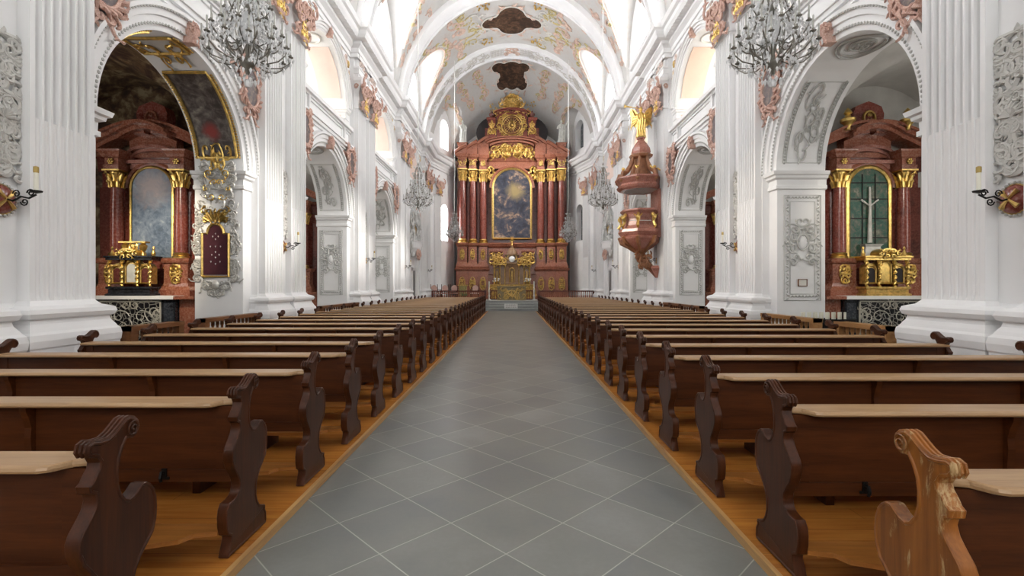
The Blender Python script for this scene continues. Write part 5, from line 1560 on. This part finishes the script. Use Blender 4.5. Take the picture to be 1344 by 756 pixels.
mb = MB(); mb.loft([[(.36,-.2,2.36),(.61,-.2,2.36),(.62,.2,2.36),(.36,.2,2.36)],[(.30,-.26,2.26),(.62,-.26,2.26),(.62,.26,2.26),(.30,.26,2.26)],[(.56,-.05,1.90),(.62,-.05,1.90),(.62,.05,1.90),(.56,.05,1.90)]]); mb.build('wall_corbel', PMARB, r)
mb = MB(); mb.box(.50,.62,-.45,.45,3.4,5.2); mb.build('back_board', PMARB, r)
mb = MB(); mb.box(-.6,.2,-.668,-.655,3.98,4.0); mb.build('pale_line', LINEN, r)
r = thing('pulpit_canopy', 'tiered red-brown marble canopy over the pulpit with gilt putti', 'canopy', (px,py,0))
mb = MB(); mb.loft([octring(a,z) for a,z in ((.55,5.22),(.62,5.18),(.80,5.18),(.88,5.24),(.92,5.32),(.86,5.40),(.90,5.48),(.98,5.58),(.98,5.64),(.80,5.68),(.5,5.75),(.3,5.8))]); mb.build('sounding_board', PMARB, r)
mb = MB(); mb.lathe([(.0,5.19),(.58,5.19),(.64,5.17),(.66,5.20),(.62,5.24)], (0,0,0), 24); mb.build('pale_oval_soffit', m_plain('grey_soffit',(.5,.5,.47),.6), r)
mb = MB()
for k in range(1,7):
    a = PI/8+2*PI*k/8; c,s_ = cos(a), sin(a)
    mb.tube([(.88*c,.88*s_,5.62),(.80*c,.80*s_,5.82),(.62*c,.62*s_,5.86),(.50*c,.50*s_,6.02),(.40*c,.40*s_,6.2),(.36*c,.36*s_,6.42)],[.08,.10,.07,.09,.07,.05],6)
    mb.ball((.88*c,.88*s_,5.55),.09,.09,.1)
mb.loft([octring(a,z) for a,z in ((.42,5.7),(.34,5.95),(.28,6.15),(.26,6.4),(.40,6.44),(.44,6.50),(.44,6.54),(.34,6.58))]); mb.build('scrolled_tier', BR, r)
mb = MB(); mb.loft([octring(a,z) for a,z in ((.34,6.56),(.36,6.66),(.33,6.80),(.24,6.95),(.16,7.05),(.11,7.12),(.16,7.16),(.16,7.20),(.08,7.22))]); mb.build('dome', PMARB, r)
for k in (4,5,6,7):
    a = PI/8+2*PI*k/8; c,s_ = cos(a)*.78, sin(a)*.78
    mb = MB(); mb.ball((c,s_,5.80),.07,.06,.10); mb.ball((c,s_,5.95),.05); mb.tube([(c,s_,5.86),(c*1.12,s_*1.12,5.95)],[.03,.015],5); mb.tube([(c,s_,5.74),(c*1.1,s_*1.1,5.68)],[.035,.02],5); mb.tube([(c,s_,5.86),(c*.9-.1,s_*.9,6.0)],[.02,.035],5); mb.build('gilt_putto', GOLD, r)
ang = robed_figure('trumpeting_angel', 'gilded winged angel blowing a trumpet on top of the pulpit canopy', 'statue', GOLD, 1.15, -1); ang.location = (px,py,7.22); ang.rotation_euler = (0,0,-.3)
mb = MB()
for e in (-1,1):
    out = [(e*.05,.85),(e*.22,1.12),(e*.40,1.22),(e*.42,1.0),(e*.36,.75),(e*.28,.52),(e*.18,.45),(e*.08,.6)]
    mb.prism(out, .10,.16, lambda p,q,t_: (p,t_+abs(p)*.35,q))
    for q in range(5): mb.tube([(e*(.08+.02*q),.10,.9-.06*q),(e*(.26+.03*q),.2,1.0-.13*q),(e*(.34+.01*q),.24,.85-.12*q)],[.02,.03,.008],5)
mb.build('wings', GOLD, ang)
mb = MB(); mb.tube([(-.02,-.12,1.05),(-.25,-.25,1.08),(-.50,-.36,1.10),(-.58,-.40,1.11)],[.010,.014,.03,.065],8); mb.build('trumpet', GOLD, ang)

# ------------------------------------------------------------------ chandeliers
def make_chandelier():
    r = thing('crystal_chandelier', None, 'chandelier')
    rd = random.Random(7)
    mb = MB(); mb.lathe([(.02,4.52),(.05,4.60),(.09,4.64),(.10,4.68),(.04,4.72),(.025,4.80),(.06,4.95),(.05,5.05),(.02,5.2),(.05,5.4),(.02,5.5),(.03,5.9),(.015,6.2),(.03,6.25),(.01,6.35)], (0,0,0), 10); mb.build('stem', CHARM, r)
    cages = MB()
    for k in range(8):
        a = 2*PI*k/8; c,s_ = cos(a), sin(a)
        cages.tube([(.08*c,.08*s_,4.68),(.24*c,.24*s_,4.80),(.30*c,.30*s_,5.0),(.22*c,.22*s_,5.3),(.12*c,.12*s_,5.6),(.16*c,.16*s_,5.85),(.06*c,.06*s_,6.15)], .011, 5)
    cages.build('frame_cage', CHARM, r)
    cr = MB()
    def strand(p, q, n, sag, sz=.022):
        for i in range(n):
            k = i/(n-1); x = [p[j]*(1-k)+q[j]*k for j in range(3)]; x[2] -= sag*4*k*(1-k); cr.octa(x, sz, sz*1.4)
    tiers = ((12,.54,4.86,4.72,0),(12,.44,5.08,4.95,.26),(6,.30,5.42,5.35,.1))
    for n,R,zc,zb,ph in tiers:
        tips = []
        for k in range(n):
            a = 2*PI*k/n+ph; c,s_ = cos(a), sin(a)
            arm = MB(); arm.tube([(.10*c,.10*s_,zb),(R*.45*c,R*.45*s_,zb-.06),(R*.78*c,R*.78*s_,zb-.02),(R*.98*c,R*.98*s_,zb+.07),(R*c,R*s_,zc+.02)], .0095, 5)
            arm.lathe([(.006,zc),(.036,zc+.02),(.04,zc+.03),(.016,zc+.035),(.018,zc+.06)], (R*c,R*s_,0), 8)
            ao = arm.build('arm', CHARM, r)
            m2 = MB(); m2.lathe([(.0115,zc+.05),(.0115,zc+.22),(.003,zc+.235)], (R*c,R*s_,0), 6); m2.build('candle', m_plain('grey_candle',(.42,.42,.38),.5) if 'gc' not in P else P['gc'], ao)
            P.setdefault('gc', ao.children[0].data.materials[0])
            tips.append((R*c,R*s_,zc))
            for q in range(5):
                b = 2*PI*q/5; cr.octa((R*c+.045*cos(b),R*s_+.045*sin(b),zc-.02), .015, .045)
            cr.octa((R*c,R*s_,zc-.08), .022, .07)
            strand((.16*c,.16*s_,zb+.5 if n==12 else zb+.3), (R*c,R*s_,zc+.0), 9, .08)
        for k in range(n):
            strand(tips[k], tips[(k+1)%n], 7, .07)
    for ring,(R,z,n) in enumerate(((.30,4.62,20),(.20,4.52,14),(.10,4.44,8),(.16,6.15,12),(.22,5.9,14),(.26,5.62,14))):
        for k in range(n):
            a = 2*PI*k/n; cr.octa((R*cos(a),R*sin(a),z+rd.uniform(-.02,.02)), .024, .06)
    for k in range(200):
        a = rd.uniform(0,6.28); z = rd.uniform(4.62,5.9); R = (.34 if z < 5.3 else .22)*rd.uniform(.3,1.0); cr.octa((R*cos(a),R*sin(a),z), rd.uniform(.014,.028), rd.uniform(.03,.07))
    cr.ball((0,0,5.15), .12,.12,.26, 10, 8); cr.ball((0,0,4.40), .05,.05,.06, 8, 5)
    o = cr.build('crystal_drops', CRYS, r); o['kind'] = 'stuff'
    return r
ch = None
nm = ['large crystal chandelier with many arms beside the first arch','crystal chandelier hanging midway down the nave','small distant crystal chandelier before the high altar']
for s in (-1,1):
    for i,(x,y) in enumerate(((-3.61,6.7),(-3.58,18.6),(-3.62,30.6))):
        x = abs(x)
        loc = (s*x + (0 if s<0 else (.05,-.05,-.05)[i]), y, 0)
        if ch is None: ch = make_chandelier(); p = ch; p.location = loc
        else: p = dup(ch, loc, .3*i)
        p['label'] = nm[i] + ', %s side' % sd(s); p['group'] = 'crystal chandeliers'
        c_ = thing('chandelier_cord', 'thin pale cord from the vault down to the %s chandelier on the %s side' % (pname[i], sd(s)), 'cord', (loc[0],loc[1],0))
        c_['group'] = 'chandelier cords'
        mb = MB(); mb.tube([(0,0,6.33),(0,0,10),(0,0,vz(loc[0],loc[1])+.02)], .018, 6); mb.build('cord', ROPE, c_)
# rocaille statues' niches in the walled-up fourth bay
for s in (1,-1):
    r = thing('rocaille_gallery_box', 'white and gold rocaille balcony above the door in the fourth bay, %s side' % sd(s), 'balcony', (s*XW, BAY[3], 0), -PI/2*s)
    mb = MB(); rocaille(mb, 2.2, 2.6, 12, 95, .06, lambda u,v,d: (u,-.10-d,4.9+v), proud=2, size=(.25,.45)); mb.build('white_rocaille', GREYST, r)
    mb = MB(); mb.prism(arch_poly(.55,4.3,5.3), -.12,-.0, lambda p,q,t_: (p,t_,q)); mb.build('gilt_relief_panel', GOLDM, r)
    mb = MB(); mb.loft([[(w*cos(PI*i/12),-g*sin(PI*i/12),z) for i in range(13)] for z,w,g in ((3.3,.2,.1),(3.5,.7,.3),(3.8,1.0,.45),(4.1,1.05,.5),(4.2,1.1,.55))]); mb.build('bowed_front', WHITE, r)
    mb = MB(); rocaille(mb, .9,.6,4,96,.05,lambda u,v,d:(u,-.3-d,3.5+v),proud=2,size=(.4,.6)); mb.build('pink_pendant', PINK, r)

# ------------------------------------------------------------------ camera, lamps, world
cam = bpy.data.cameras.new('camera'); co = bpy.data.objects.new('camera', cam); COL.objects.link(co)
co.location = (.06, 0, 1.6); co.rotation_euler = (PI/2, 0, 0)
cam.sensor_width = 36; cam.lens = 635/1344*36; cam.shift_x = -1/1344; cam.shift_y = -3/1344; cam.clip_end = 200; cam.clip_start = .05
SC.camera = co
def lamp(name, typ, loc, tgt, energy, color=(1,1,1), **k):
    d = bpy.data.lights.new(name, typ); d.energy = energy; d.color = color
    for a,b in k.items(): setattr(d, a, b)
    o = bpy.data.objects.new(name, d); COL.objects.link(o); o.location = loc
    o.rotation_euler = (Vector(tgt)-Vector(loc)).to_track_quat('-Z','Y').to_euler(); return o
w = bpy.data.worlds.new('world'); SC.world = w; w.use_nodes = True
w.node_tree.nodes['Background'].inputs[0].default_value = (.85,.92,1,1); w.node_tree.nodes['Background'].inputs[1].default_value = 1.0
for s in (1,-1):
    lamp('added_altar_spot', 'SPOT', (s*5.0,30.9,11.0), (-s*.8,36,8.5), 1000, (1.0,.94,.85), spot_size=math.radians(70), spot_blend=.8, shadow_soft_size=.4)  # added spots that brighten the high altar; no fixture modelled
    lamp('added_altar_spot', 'SPOT', (s*5.0,30.9,11.0), (-s*.6,35.5,2.2), 900, (1.0,.92,.80), spot_size=math.radians(50), spot_blend=.8, shadow_soft_size=.4)
# lamps hidden behind the arch pillars, lighting the chapels' altars
lamp('chapel_lamp', 'SPOT', (-6.6,7.6,4.6), (-7.8,11.2,2.2), 420, (1.0,.86,.66), spot_size=math.radians(46), spot_blend=.9, shadow_soft_size=.1)
lamp('chapel_lamp', 'SPOT', (6.6,7.6,4.6), (8.3,11.2,2.6), 120, (1.0,.9,.75), spot_size=math.radians(60), spot_blend=.9, shadow_soft_size=.15)
for s in (1,-1):
    for yc,en in zip(PIER[1:4], (1,1,1)):
        ln = lamp('added_pier_spot', 'SPOT', (s*9.1, yc-3.3, 8.9), (-s*5.9, yc-1.05, 2.9), (6500 if s>0 else 2200), (1.0,.96,.9) if s>0 else (1.0,.9,.76), spot_size=math.radians(15), spot_blend=.9, shadow_soft_size=.3)  # added spots without fixtures, making the glow on the opposite piers

SC.view_settings.view_transform = 'Standard'; SC.view_settings.look = 'None'; SC.view_settings.gamma = 1; SC.view_settings.use_curve_mapping = False
SC.view_settings.exposure = 0.68
SC.cycles.max_bounces = 7; SC.cycles.diffuse_bounces = 5; SC.cycles.glossy_bounces = 3; SC.cycles.transmission_bounces = 5; SC.cycles.caustics_reflective = False; SC.cycles.caustics_refractive = False
SC.cycles.sample_clamp_indirect = 6
